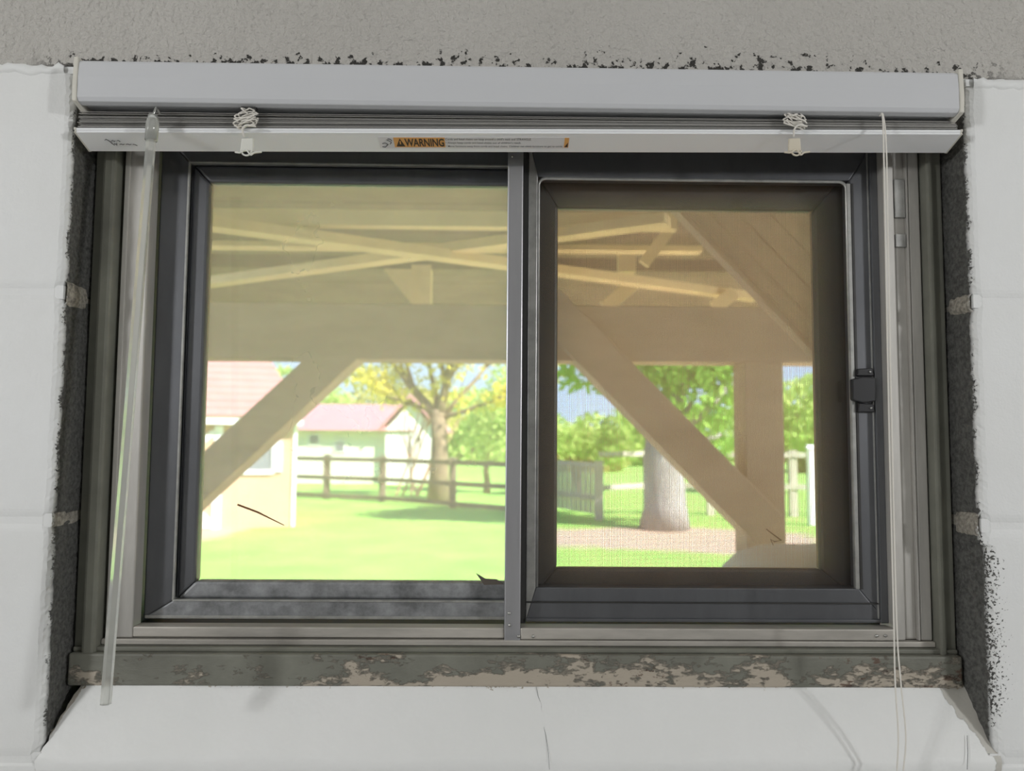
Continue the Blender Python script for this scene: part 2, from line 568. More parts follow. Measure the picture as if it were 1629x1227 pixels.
# ================================================================== THE ROOM
JOINTS = [1.984, 1.7775, 1.5765, 1.3745]       # mortar lines beside the opening
RX, RY, RH = 2.4, -3.6, 2.6
tag(MB().box(-RX, RX, RY, 0.2, -0.12, 0.0).build('floor', M['roomfloor']), 'grey floor of the room', kind='structure')
tag(MB().box(-RX, RX, RY, 0.2, RH, RH + 0.3).build('ceiling', M['room']), 'pale ceiling of the room', kind='structure')
tag(MB().prism([(RY - 0.4, RH + 0.3), (0.21, RH + 0.3), (0.21, 3.05), (-1.7, 4.0), (RY - 0.4, 3.05)], -3.4, 3.4).build('roof', M['deck']), 'unseen roof added over the room to keep sun off the porch timbers', kind='structure')  # out of view; added to stop sun slipping in under the porch boards
tag(MB().box(-RX - 0.2, -RX, RY, 0.2, 0, RH).build('wall_left', M['room']), 'pale side wall left of the window', kind='structure')
tag(MB().box(RX, RX + 0.2, RY, 0.2, 0, RH).build('wall_right', M['room']), 'pale side wall right of the window', kind='structure')
tag(MB().box(-RX, RX, RY - 0.2, RY, 0, RH).build('wall_back', M['room']), 'pale wall behind the viewer', kind='structure')

core = MB()                                      # mortar, a little behind the block faces
ci = 0.010
core.box(-RX, LEFT - ci, 0.0012, 0.2, JOINTS[3], JOINTS[0])
core.box(RIGHT + ci, RX, 0.0012, 0.2, JOINTS[3], JOINTS[0])
core.box(-RX, RX, 0.0012, 0.2, 0, JOINTS[3])
core.box(-RX, RX, 0.0012, 0.2, JOINTS[0], RH)
wall = tag(core.build('wall_front', M['mortar']), 'white painted block wall around the window', kind='structure')

def block_mesh(x0, x1, z0, z1):
    return MB().box(x0 + 0.002, x1 - 0.002, 0.0, 0.19, z0 + 0.002, z1 - 0.002)

def jamb_block(x_edge, x_far, z0, z1):
    """block beside the opening, its inner corner broken and rough"""
    sgn = 1 if x_far > x_edge else -1
    prof = [(abs(x_far - x_edge), 0.19), (abs(x_far - x_edge), 0.0), (0.06, 0.0), (0.02, 0.0), (0.012, 0.0), (0.007, 0.0),
            (0.0035, 0.0005), (0.0012, 0.0022), (0.0, 0.005), (0.0, 0.010), (0.0, 0.016), (0.0, 0.023), (0.0, 0.032), (0.0, 0.19)]
    rows = 70
    lo, hi = z0 + 0.0015, z1 - 0.0015
    vs, fs = [], []
    wob = 0.0
    for j in range(rows + 1):
        z = lo + (hi - lo) * j / rows
        wob = wob * 0.75 + random.uniform(-1, 1) * 0.0006
        end = min(j, rows - j)
        chip = 0.004 * math.exp(-end / 2.0)                     # corners of the block are knocked off
        lowr = 0.006 if (sgn > 0 and z < 1.56) else 0.0          # rounded, worn edge low on the right
        for i, (dx, y) in enumerate(prof):
            ddx, dy = dx, y
            if 5 <= i <= 12:
                ddx += abs(wob) + random.uniform(0, 0.0009) + (chip if i < 11 else chip * 0.5)
                if y < 0.006 and i > 5:
                    dy += random.uniform(0, 0.0006) + chip * 0.4
            if lowr:
                ddx += lowr * max(0, 1 - y / 0.03)
            zz = z
            if 1 <= i <= 6:
                dy += 0.0016 * max(0, 1 - end / 3.0) ** 1.5
            if i in (0, 13):
                ddx, dy = dx, y
            vs.append((x_edge + sgn * ddx, dy, zz))
    n = len(prof)
    for j in range(rows):
        for i in range(n - 1):
            a = j * n + i
            fs.append((a, a + 1, a + n + 1, a + n))
    fs.append(tuple(range(n)))
    fs.append(tuple(range(rows * n, rows * n + n)))
    return MB().add(vs, fs)

BL = 0.4025
for k in range(3):
    z1, z0 = JOINTS[k], JOINTS[k + 1]
    first = BL if k % 2 == 0 else BL / 2
    jamb_block(LEFT, LEFT - first, z0, z1).build('block', M['block'], wall)
    jamb_block(RIGHT, RIGHT + first, z0, z1).build('block', M['block'], wall)
    for side in (-1, 1):
        x = (RIGHT + first) if side > 0 else (LEFT - first)
        for n in range(2):
            a, b = (x, x + BL) if side > 0 else (x - BL, x)
            block_mesh(a, b, z0, z1).build('block', M['block'], wall, bevel=0.0045)
            x += side * BL
for k in range(2):                               # two courses under the window
    z1 = JOINTS[3] - 0.2035 * k
    z0 = z1 - 0.2035
    off = 0.017 if k == 0 else 0.017 + BL / 2
    for n in range(-3, 3):
        block_mesh(off + n * BL, off + (n + 1) * BL, z0, z1).build('block', M['block'], wall, bevel=0.003)
# the lintel over the opening
lm = MB().box(-1.19, 1.22, -0.0012, 0.19, 1.9845, 2.19)
lin = lm.build('lintel', M['lintel'], wall, bevel=0.002)
# smears of filler where lintel and blocks meet
for x0, x1, zz, seed in ((-0.60, -0.398, 1.9815, 1), (0.432, 0.62, 1.9795, 2)):
    random.seed(seed)
    pts = []
    n = 40
    vs, fs = [], []
    for i in range(n + 1):
        x = x0 + (x1 - x0) * i / n
        c = zz + random.uniform(-0.0012, 0.0012) + 0.001 * math.sin(i * 0.5)
        hgt = 0.0055 + random.uniform(-0.0015, 0.0015)
        for dz, dy in ((-1.0, 0.002), (-0.6, -0.0006), (0.0, -0.0016), (0.6, -0.0012), (1.0, 0.002)):
            vs.append((x, dy + random.uniform(-0.0003, 0.0003), c + dz * hgt))
    for i in range(n):
        for q in range(4):
            a = i * 5 + q
            fs.append((a, a + 1, a + 6, a + 5))
    MB().add(vs, fs).build('filler_smear', M['mortar'], wall, smooth=True)
random.seed(11)
# lumps of mortar squeezed out of the joints in the reveal
for (x, y0, y1, zc, hh, sg) in ((RIGHT, 0.003, 0.036, 1.7775, 0.009, 1), (RIGHT, 0.002, 0.036, 1.5765, 0.012, 1), (LEFT, 0.003, 0.036, 1.7775, 0.012, -1)):
    mbx = MB()
    vs, fs = [], []
    for i in range(9):
        t = i / 8
        y = y0 + (y1 - y0) * t
        for j in range(7):
            s_ = j / 6 * 2 - 1
            bul = 0.0035 * math.sqrt(max(0, 1 - s_ * s_)) * (0.95 + math.sin(math.pi * t) * 0.25) + random.uniform(-0.0005, 0.0005)
            vs.append((x - sg * (bul - 0.003), y, zc + s_ * hh + random.uniform(-0.0008, 0.0008)))
    for i in range(8):
        for j in range(6):
            a = i * 7 + j
            fs.append((a, a + 1, a + 8, a + 7))
    mbx.add(vs, fs).build('mortar_lump', M['mortar'], wall, smooth=True)

for zj in JOINTS:
    for xe, sg in ((LEFT, -1), (RIGHT, 1)):
        a_, b_ = sorted((xe + sg * 0.0022, xe + sg * 0.03))
        MB().box(a_, b_, 0.0014, 0.19, zj - 0.006, zj + 0.006).build('mortar_joint', M['mortar'], wall)

# the sloping, painted mortar sill
def sill():
    nx, ny = 110, 14
    vs, fs = [], []
    for j in range(ny + 1):
        t = j / ny
        y = 0.036 - 0.0375 * t
        z = 1.4335 - 0.060 * t ** 1.15
        xl = -0.3755 - 0.017 * t ** 1.2
        xr = 0.4270 + 0.009 * t
        for i in range(nx + 1):
            u = i / nx
            x = xl + (xr - xl) * u
            wv = 0.0010 * math.sin(u * 23 + t * 3) + 0.0007 * math.sin(u * 61 + 1.3) + random.uniform(-0.00025, 0.00025)
            edge = 0.0
            if u < 0.03:
                edge = -0.006 * (1 - u / 0.03) ** 2 * (1 - t)
            vs.append((x + (random.uniform(-0.0012, 0.0012) if i in (0, nx) else 0), y, z + wv + edge))
    for i in range(nx + 1):                      # down the face of the wall
        vs.append((vs[ny * (nx + 1) + i][0], 0.0, 1.366))
    for j in range(ny + 1):
        for i in range(nx):
            a = j * (nx + 1) + i
            fs.append((a, a + 1, a + nx + 2, a + nx + 1))
    return MB().add(vs, fs)
silo = sill().build('window_sill', M['sill'], wall, smooth=True)
MB().box(LEFT - 0.001, RIGHT + 0.001, 0.012, 0.2, 1.36, 1.395).build('sill_bed', M['mortar'], wall)
MB().box(-0.372, 0.415, 0.034, 0.12, 1.38, 1.425).build('sill_bed', M['mortar'], wall)
# hairline crack running down the sill
def sill_point(px, py):
    v = ray(px, py)
    a, b = Vector((0, 0.036, 1.4335)), Vector((0, -0.0015, 1.3735))
    nrm = Vector((0, -(b.z - a.z), (b.y - a.y)))
    t = (a - EYE).dot(nrm) / v.dot(nrm)
    return EYE + v * t
cr = [(852, 1090), (856, 1110), (861, 1122), (863, 1150), (868, 1172), (872, 1200), (874, 1226)]
MB().tube([sill_point(*p) + Vector((0, -0.0016, 0.0014)) for p in cr], 0.00016, 4).build('crack', M['greyink'], silo)
cr = [(1537, 1172), (1538, 1200), (1537, 1226)]
MB().tube([sill_point(*p) + Vector((0, -0.0016, 0.0014)) for p in cr], 0.00022, 4).build('crack', M['greyink'], silo)

# ================================================================== THE WINDOW
win = tag(empty('window_1'), 'dark grey aluminium sliding window in an old steel frame', kind='structure')
# steel sub-frame: backing coloured dark for the shaded gaps, olive lip, peeling sill
sf = MB()
sf.box(LEFT + 0.001, -0.352, 0.075, 0.15, 1.43, 1.99)
sf.box(0.395, RIGHT - 0.001, 0.075, 0.15, 1.43, 1.99)
sf.box(LEFT + 0.001, RIGHT - 0.001, 0.075, 0.15, 1.945, 1.99)
sf.box(LEFT + 0.001, RIGHT - 0.001, 0.075, 0.15, 1.43, 1.468)
steel = sf.build('steel_frame', M['dark_recess'], win)
for x0, x1 in ((LEFT + 0.001, -0.3765), (0.4115, RIGHT - 0.001)):
    MB().box(x0, x1, 0.040, 0.08, 1.45, 1.985).build('steel_web', M['steel'], steel, bevel=0.001)
def vbar(x0, x1, y0, y1, z0, z1, name, m, par, bev=0.0012):
    return MB().box(x0, x1, y0, y1, z0, z1).build(name, m, par, bevel=bev)
vbar(-0.3765, -0.3645, 0.031, 0.08, 1.452, 1.985, 'steel_lip', M['steel'], steel, 0.003)
vbar(0.4055, 0.4115, 0.034, 0.08, 1.452, 1.985, 'steel_lip', M['steel'], steel, 0.002)
vbar(LEFT + 0.002, RIGHT - 0.002, 0.029, 0.08, 1.427, 1.4555, 'steel_sill', M['steel_peel'], steel, 0.002)
vbar(LEFT + 0.002, RIGHT - 0.002, 0.036, 0.08, 1.4555, 1.4595, 'steel_bead', M['steel'], steel, 0.001)
vbar(LEFT + 0.002, RIGHT - 0.002, 0.034, 0.08, 1.950, 1.9845, 'steel_head', M['steel'], steel, 0.002)

# mill aluminium track frame
tf = empty('track_frame')
tf.parent = win
vbar(-0.3610, -0.3370, 0.045, 0.062, 1.4655, 1.955, 'jamb_track', M['alu'], tf)
vbar(-0.3610, -0.3565, 0.043, 0.046, 1.4655, 1.955, 'track_rib', M['alu'], tf, 0.0006)
vbar(0.3690, 0.3790, 0.045, 0.075, 1.4655, 1.955, 'jamb_track', M['alu'], tf)
vbar(0.3795, 0.3915, 0.048, 0.075, 1.4655, 1.955, 'jamb_track', M['alu'], tf, 0.002)
vbar(0.3905, 0.3925, 0.044, 0.075, 1.4655, 1.955, 'track_rib', M['alu'], tf, 0.0006)
vbar(0.3930, 0.4040, 0.045, 0.075, 1.4655, 1.955, 'jamb_track', M['alu'], tf)
vbar(-0.3370, 0.0046, 0.0452, 0.062, 1.4660, 1.4755, 'sill_track', M['alu_h'], tf)
vbar(0.0195, 0.3690, 0.0432, 0.062, 1.4655, 1.4760, 'sill_track', M['alu_h'], tf)
vbar(-0.3640, 0.4050, 0.042, 0.075, 1.4600, 1.4650, 'sill_lip', M['alu_h'], tf, 0.0008)
vbar(-0.3600, 0.4030, 0.0465, 0.074, 1.9400, 1.9555, 'head_track', M['alu'], tf)
for (z0, z1) in ((1.867, 1.905), (1.838, 1.851)):        # loose strips in the right-hand track
    vbar(0.3800, 0.3900, 0.045, 0.049, z0, z1, 'track_insert', M['sash_lip'], tf, 0.0006)
# centre bar
mu = vbar(0.0046, 0.0195, 0.043, 0.064, 1.4625, 1.955, 'centre_bar', M['mull'], win, 0.001)
vbar(0.0195, 0.0246, 0.060, 0.085, 1.4765, 1.955, 'shadow_channel', M['dark_recess'], mu, 0.0)  # dark strip painted in for the shaded gap beside the bar
def screw(x, y, z, r, par):
    mb = MB()
    pr = [(0.0, 1.0), (0.0006, 1.0), (0.0012, 0.8), (0.0015, 0.35)]
    mb.tube([(x, y - h, z) for h, k in pr], [r * k for h, k in pr], 10)
    return mb.build('rivet', M['screw'], par, smooth=True)
for px, py in ((810, 976), (811, 995), (825, 1013), (848, 1013), (1395, 1012), (1409, 1012)):
    p = at(px, py, 0.0425)
    screw(p.x, 0.0432, p.z, 0.0016, mu)
p = at(815, 249, 0.0425)
screw(p.x, 0.0432, p.z, 0.0012, mu)

# fixed sash with the hazy pane
ls = empty('fixed_sash')
ls.parent = win
L0, L1 = -0.337, 0.035
def sash_ring(par, x0, x1, z0, z1, w_l, w_r, w_t, w_b, y0, y1, name, ms, bev=0.0012):
    """four mitred members"""
    def memb(pts, nm, m):
        return MB().poly([(a, y0, b) for a, b in pts], (0, y1 - y0, 0)).build(nm, m, par, bevel=bev)
    memb([(x0, z0), (x0 + w_l, z0 + w_b), (x0 + w_l, z1 - w_t), (x0, z1)], name[0], ms[0])
    memb([(x1, z0), (x1, z1), (x1 - w_r, z1 - w_t), (x1 - w_r, z0 + w_b)], name[0], ms[1])
    memb([(x0, z1), (x0 + w_l, z1 - w_t), (x1 - w_r, z1 - w_t), (x1, z1)], name[1], ms[2])
    memb([(x0, z0), (x1, z0), (x1 - w_r, z0 + w_b), (x0 + w_l, z0 + w_b)], name[1], ms[3])
A = M['sash']
sash_ring(ls, L0, L1, 1.4785, 1.948, 0.0290, 0.014, 0.0285, 0.0175, 0.065, 0.088, ('stile', 'rail'), (A, A, A, M['sash_dirty']), 0.0016)
sash_ring(ls, L0 + 0.0268, L1 - 0.013, 1.4945, 1.921, 0.0022, 0.002, 0.0018, 0.0018, 0.0638, 0.07, ('stile_edge', 'rail_edge'), (M['sash_lip'],) * 4, 0.0005)
sash_ring(ls, L0 + 0.029, L1 - 0.014, 1.4960, 1.9195, 0.0165, 0.008, 0.0170, 0.0160, 0.071, 0.086, ('glazing_bead', 'glazing_bead'), (A, A, A, M['sash_dirty']), 0.0025)
vbar(L0 + 0.002, L1, 0.0635, 0.066, 1.4785, 1.4815, 'rail_edge', M['sash_lip'], ls, 0.0006)
vbar(-0.295, 0.030, 0.0775, 0.0795, 1.506, 1.908, 'glass_pane', M['glass_a'], ls, 0.0)

# sliding sash with latch
rs = empty('sliding_sash')
rs.parent = win
sash_ring(rs, 0.0250, 0.3690, 1.4790, 1.948, 0.0095, 0.0260, 0.0400, 0.0310, 0.060, 0.078, ('stile', 'rail'), (M['sash_lip'], A, A, A), 0.0012)
vbar(0.3600, 0.3615, 0.0585, 0.061, 1.482, 1.94, 'stile_rib', M['sash_lip'], rs, 0.0005)
vbar(0.0250, 0.3690, 0.0585, 0.061, 1.4955, 1.4970, 'rail_rib', M['screenframe'], rs, 0.0004)
vbar(0.0250, 0.3690, 0.0575, 0.061, 1.4785, 1.4815, 'rail_rib', M['sash'], rs, 0.0006)
vbar(0.3615, 0.3690, 0.0560, 0.075, 1.4785, 1.948, 'stile_cheek', M['sash'], rs, 0.001)
# light rolled lip around the glass with rounded upper corners
def lip_path(x0, x1, z0, z1, r):
    pts = [(x0, z0)]
    for k in range(6):
        a = math.pi - k / 5 * math.pi / 2
        pts.append((x0 + r + r * math.cos(a), z1 - r + r * math.sin(a)))
    for k in range(6):
        a = math.pi / 2 - k / 5 * math.pi / 2
        pts.append((x1 - r + r * math.cos(a), z1 - r + r * math.sin(a)))
    pts.append((x1, z0))
    return pts
MB().tube([(x, 0.061, z) for x, z in lip_path(0.0352, 0.3400, 1.5105, 1.9068, 0.007)], 0.0016, 6).build('glazing_lip', M['sash_lip'], rs, smooth=True)
vbar(0.3395, 0.3436, 0.0590, 0.064, 1.5095, 1.905, 'glazing_channel', M['sash_lip'], rs, 0.0008)
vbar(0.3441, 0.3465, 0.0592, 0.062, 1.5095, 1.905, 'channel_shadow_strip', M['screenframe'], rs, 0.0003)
vbar(0.0300, 0.3480, 0.0690, 0.0708, 1.503, 1.912, 'glass_pane', M['glass_b'], rs, 0.0)
la = MB().poly([(x, 0.0520, z) for x, z in ((0.3375, 1.7100), (0.3475, 1.7125), (0.3605, 1.7120), (0.3600, 1.6890), (0.3475, 1.6870), (0.3375, 1.6900))], (0, 0.0065, 0))
lat = la.build('latch', M['latch'], rs, bevel=0.0012)
for z0, z1, dz in ((1.7135, 1.7215, 1), (1.6785, 1.6865, -1)):
    MB().poly([(0.3440, 0.0555, z0), (0.3610, 0.0555, z0), (0.3595, 0.0555, z1), (0.3450, 0.0555, z1 - dz * 0.001)], (0, 0.005, 0)).build('latch_ear', M['latch'], lat, bevel=0.001)
    screw(0.3565, 0.0556, (z0 + z1) / 2, 0.0013, lat).name = 'screw'

# insect screen outside the sliding sash
sc = empty('insect_screen')
sc.parent = win
DK = M['screenframe']
sash_ring(sc, 0.020, 0.372, 1.480, 1.945, 0.0363, 0.0535, 0.0590, 0.0435, 0.088, 0.102, ('screen_frame', 'screen_frame'), (DK,) * 4, 0.003)
wm = MB()
x0, x1, z0, z1, pit, th = 0.052, 0.323, 1.519, 1.890, 0.00142, 0.00017
nx = int((x1 - x0) / pit)
nz = int((z1 - z0) / pit)
for i in range(nx):
    x = x0 + (i + 0.5) * pit + random.uniform(-1, 1) * 0.00016
    wm.box(x - th, x + th, 0.0945, 0.0948, z0, z1)
for i in range(nz):
    z = z0 + (i + 0.5) * pit + random.uniform(-1, 1) * 0.00008
    wm.box(x0, x1, 0.0948, 0.0951, z - th * 0.8, z + th * 0.8)
tag(wm.build('screen_mesh', M['wire'], sc, fix=False), kind='stuff')

# ================================================================== THE BLIND
bl = empty('venetian_blind', label='white aluminium mini blind drawn up to the top of the window', cat='blind')
HX0, HX1 = -0.3765, 0.4085
hp = [(-0.020, 1.9798), (-0.0215, 1.9775), (-0.0225, 1.9640), (-0.0222, 1.9462), (-0.0205, 1.9428), (-0.0150, 1.9418), (-0.0120, 1.9423),
      (-0.0120, 1.9443), (0.0120, 1.9443), (0.0120, 1.9415), (0.0180, 1.9415), (0.0180, 1.9810)]
MB().prism(hp, HX0 + 0.003, HX1 - 0.003).build('headrail', M['blind'], bl, bevel=0.0008)
cp = [(-0.0225, 1.9825), (-0.0235, 1.9560), (-0.0225, 1.9425), (-0.004, 1.9375), (0.018, 1.9390), (0.018, 1.9825)]
for a, b in ((HX0 - 0.0008, HX0 + 0.0032), (HX1 - 0.0032, HX1 + 0.0008)):
    MB().prism(cp, a, b).build('end_cap', M['cap'], bl, bevel=0.0008)
def slat_mesh():
    vs, fs = [], []
    n = 8
    for x in (-0.3775, 0.4095):
        for lay in (0, 0.00035):
            for i in range(n + 1):
                t = i / n * 2 - 1
                vs.append((x, 0.0025 + t * 0.0125, -0.0018 * t * t + lay))
    q = n + 1
    for i in range(n):
        fs += [(i, i + 1, 2 * q + i + 1, 2 * q + i), (q + i, 3 * q + i, 3 * q + i + 1, q + i + 1)]
    fs += [(0, 2 * q, 3 * q, q), (n, q + n, 3 * q + n, 2 * q + n)]
    return MB().add(vs, fs)
sl0 = None
zs = [1.9290 + 0.0009 * i for i in range(10)] + [1.9392, 1.9406]
for i, z in enumerate(zs):
    if sl0 is None:
        sl0 = slat_mesh().build('slat', M['slat'], bl, smooth=True)
        o = sl0
    else:
        o = dup(sl0, (0, 0, 0), bl)
    o.location = (random.uniform(-0.0012, 0.0012), random.uniform(-0.0012, 0.0012), z)
    o.rotation_euler = (R(random.uniform(-2, 2)), 0, 0)
# bottom rail, its sloping underside towards the room
FA, FB = Vector((0, -0.0125, 1.9221)), Vector((0, 0.0120, 1.9143))
bp_ = [(-0.0105, 1.9268), (-0.0125, 1.9262), (-0.0125, 1.9246), (-0.0112, 1.9234), (FA.y, FA.z), (FB.y, FB.z), (0.0135, 1.9150), (0.0135, 1.9256), (0.012, 1.9268)]
br = MB().prism(bp_, -0.3785, 0.4120).build('bottom_rail', M['blind_face'], bl, bevel=0.0004)
for a, b in ((-0.3797, -0.3780), (0.4115, 0.4132)):
    MB().prism([(y * 1.05, 1.920 + (z - 1.920) * 1.05) for y, z in bp_], a, b).build('rail_cap', M['cap'], br, bevel=0.0003)

# lettering on the sloping face
FU = (FB - FA)
FL = FU.length
FV = -FU.normalized()                       # up the face
FN = Vector((0, -abs(FU.z), -abs(FU.y))).normalized()
def face_pt(x, v, lift=0.00025):
    """x across, v from 0 (lower edge) to 1 (upper edge)"""
    return Vector((x, 0, 0)) + FB + FV * (v * FL) + FN * lift
def face_quad(x0, x1, v0, v1, lift, name, m, par):
    pts = [face_pt(x0, v0, lift), face_pt(x1, v0, lift), face_pt(x1, v1, lift), face_pt(x0, v1, lift)]
    return MB().poly(pts, -FN * 0.0002).build(name, m, par)
def text_mesh(body, x0, x1, v0, v1, lift, name, m, par, bold=0.0):
    cu = bpy.data.curves.new(name, 'FONT')
    cu.body = body
    cu.size = 1.0
    cu.offset = bold
    cu.resolution_u = 3
    tmp = bpy.data.objects.new(name, cu)
    COL.objects.link(tmp)
    bpy.context.view_layer.update()
    me = bpy.data.meshes.new_from_object(tmp.evaluated_get(bpy.context.evaluated_depsgraph_get()))
    bpy.data.objects.remove(tmp)
    xs = [v.co.x for v in me.vertices]
    ys = [v.co.y for v in me.vertices]
    ax, bx_, ay, by = min(xs), max(xs), min(ys), max(ys)
    for v in me.vertices:
        q = face_pt(x0 + (v.co.x - ax) / (bx_ - ax) * (x1 - x0), v0 + (v.co.y - ay) / (by - ay) * (v1 - v0), lift)
        v.co = q
    me.materials.clear()
    me.materials.append(m)
    o = bpy.data.objects.new(name, me)
    COL.objects.link(o)
    o.parent = par
    return o
def fx(px):
    return at(px, 229, 0.0).x
wl = face_quad(fx(603), fx(905), 0.20, 0.80, 0.0002, 'warning_label', M['paper'], bl)
wl['label'] = 'printed white and orange warning label on the bottom rail'
face_quad(fx(627), fx(708), 0.27, 0.78, 0.0004, 'orange_panel', M['orange'], wl)
face_quad(fx(897.5), fx(904.5), 0.27, 0.78, 0.0004, 'orange_panel', M['orange'], wl)
tri = [(fx(630), 0.32), (fx(644), 0.32), (fx(637), 0.74)]
MB().poly([face_pt(x, v, 0.0006) for x, v in tri], -FN * 0.0001).build('warning_triangle', M['ink'], wl)
tri = [(fx(636), 0.45), (fx(638), 0.45), (fx(638), 0.62), (fx(636), 0.62)]
MB().poly([face_pt(x, v, 0.0008) for x, v in tri], -FN * 0.0001).build('warning_triangle', M['orange'], wl)
text_mesh('WARNING', fx(644), fx(706.5), 0.32, 0.74, 0.0006, 'lettering', M['ink'], wl, 0.025)
text_mesh('Cords and bead chains can loop around a child\u2019s neck and STRANGLE.', fx(709), fx(845), 0.62, 0.76, 0.0005, 'lettering', M['greyink'], wl, 0.004)
text_mesh('\u2022 Always keep cords and bead chains out of children\u2019s reach.', fx(709), fx(829), 0.44, 0.57, 0.0005, 'lettering', M['greyink'], wl, 0.004)
text_mesh('\u2022 Move furniture away from cords and bead chains. Children can climb furniture to get to cords.', fx(709), fx(896), 0.26, 0.38, 0.0005, 'lettering', M['greyink'], wl, 0.004)
MB().poly([face_pt(x, v, 0.0006) for x, v in ((fx(898.5), 0.30), (fx(903.5), 0.30), (fx(903.5), 0.55))], -FN * 0.0001).build('pictogram', M['ink'], wl)
pg = MB()
for pts in (((607, 0.3), (612, 0.28), (617, 0.42), (613, 0.5), (608, 0.47)), ((616, 0.66), (620, 0.6), (623, 0.52), (620, 0.44)), ((618, 0.72), (622, 0.7), (624, 0.6))):
    pg.tube([face_pt(fx(a), b, 0.0005) for a, b in pts], 0.00035, 4)
pg.build('pictogram', M['greyink'], wl)
# small worn maker's mark, no longer readable
mk = MB()
for pts in (((169, .60), (172, .66), (175, .58), (177, .46)), ((178, .55), (181, .60), (183, .53), (185, .58)), ((187, .56), (190, .60), (192, .53)),
            ((176, .46), (179, .34), (181, .44), (183, .34), (185, .46)), ((188, .38), (191, .41), (193, .37), (196, .40)), ((198, .38), (201, .41), (204, .37), (207, .40)), ((209, .39), (212, .38), (215, .32))):
    mk.tube([face_pt(fx(a), b, 0.0003) for a, b in pts], 0.00030, 4)
mko = mk.build('maker_mark', M['greyink'], bl)

# gathered cords with plastic clips, one pair left, one right
def cord_bundle(px, seed, clipm, tilt):
    r = random.Random(seed)
    c = at(px, 192, -0.016)
    cb = empty('cord_bundle')
    cb.parent = bl
    mb = MB()
    for k in range(7):
        pts = []
        ww = r.uniform(0.006, 0.011)
        for q in range(9):
            a = q / 8 * 2 * math.pi + r.uniform(-0.3, 0.3)
            pts.append((c.x + ww * math.cos(a) + r.uniform(-0.001, 0.001), -0.017 + r.uniform(-0.003, 0.002),
                        c.z - 0.005 + k * 0.0019 + 0.0022 * math.sin(a) + tilt * 0.25 * math.cos(a) * 0.01))
        mb.tube(smoothpts(pts, 5), 0.00062, 6)
    mb.build('gathered_cord', M['cord'], cb, smooth=True)
    MB().tube(smoothpts([(c.x - 0.001, -0.014, 1.9400), (c.x - 0.003, -0.021, 1.9380), (c.x + 0.002, -0.0185, c.z + 0.005)], 6), 0.0007, 6).build('cord', M['cord'], cb, smooth=True)
    MB().tube(smoothpts([(c.x + 0.010, -0.0205, c.z - 0.007), (c.x + 0.002, -0.0215, c.z - 0.0065), (c.x - 0.0015, -0.0205, c.z - 0.010), (c.x - 0.001, -0.0175, c.z - 0.0155)], 6), 0.0009, 6).build('cord', M['cord'], cb, smooth=True)
    tx = c.x + 0.001
    zt, zb = at(px, 221, -0.0175).z, at(px, 241, -0.0150).z
    cl = MB().poly([(tx - 0.0052 + tilt * 0.001, -0.0180, zt), (tx + 0.0048 + tilt * 0.001, -0.0180, zt + 0.0005), (tx + 0.0054, -0.0155, zb), (tx - 0.0062, -0.0155, zb - 0.0005)], (0, 0.0028, 0.001)).build('clip', clipm, cb, bevel=0.0008)
    MB().tube(smoothpts([(tx - 0.010, -0.0155, zb + -0.0010), (tx - 0.005, -0.0175, zb + -0.0020), (tx, -0.0180, zb + 0.0005), (tx + 0.004, -0.0175, zb + -0.0038), (tx + 0.007, -0.0170, zb + -0.0018), (tx + 0.013, -0.0150, zb + -0.0002)], 6), 0.00085, 6).build('cord_tail', clipm, cb, smooth=True)
    MB().tube(smoothpts([(tx - 0.005, -0.0165, zb), (tx - 0.002, -0.0170, zb + -0.0038), (tx + 0.002, -0.0170, zb - 0.0040), (tx + 0.005, -0.0165, zb)], 6), 0.0008, 6).build('clip_loop', clipm, cb, smooth=True)
    MB().box(c.x - 0.0055, c.x + 0.0075, -0.016, -0.008, 1.9390, 1.9430).build('cord_guide', M['dark_recess'], cb, bevel=0.0006)
cord_bundle(392, 3, M['clip'], 1)
cord_bundle(1263, 5, M['clip2'], -1)

# the drawn-up stack hangs a little higher on the right
TILT = Matrix.Translation((0, 0, 1.92)) @ Matrix.Rotation(R(-0.62), 4, 'Y') @ Matrix.Translation((0, 0, -1.92))
for o in (br, wl, mko):
    o.matrix_world = TILT
for o in bl.children:
    if o.name.split('.')[0] == 'slat':
        o.rotation_euler.y = R(-0.62 + 0.50 * (o.location.z - 1.929) / 0.0116)

# clear tilt wand
tp, bt = at(243, 190, -0.026), at(168, 1121, -0.066)
MB().tube([tp, tp.lerp(bt, 0.35), tp.lerp(bt, 0.7), bt], 0.0040, 6).build('tilt_wand', M['acrylic'], bl)
wd = MB()
wd.tube([tp + Vector((0, 0, 0.004)), tp + Vector((0, 0, -0.004)), tp.lerp(bt, 0.04)], [0.0038, 0.0056, 0.0052], 10)
wd.build('wand_collar', M['acrylic'], bl, smooth=True)
MB().tube(smoothpts([tp + Vector((0, 0.0, 0.003)), tp + Vector((0.0015, 0.001, 0.009)), tp + Vector((0.0, 0.006, 0.013)), tp + Vector((0, 0.013, 0.011))], 6), 0.0011, 6).build('wand_hook', M['screw'], bl, smooth=True)
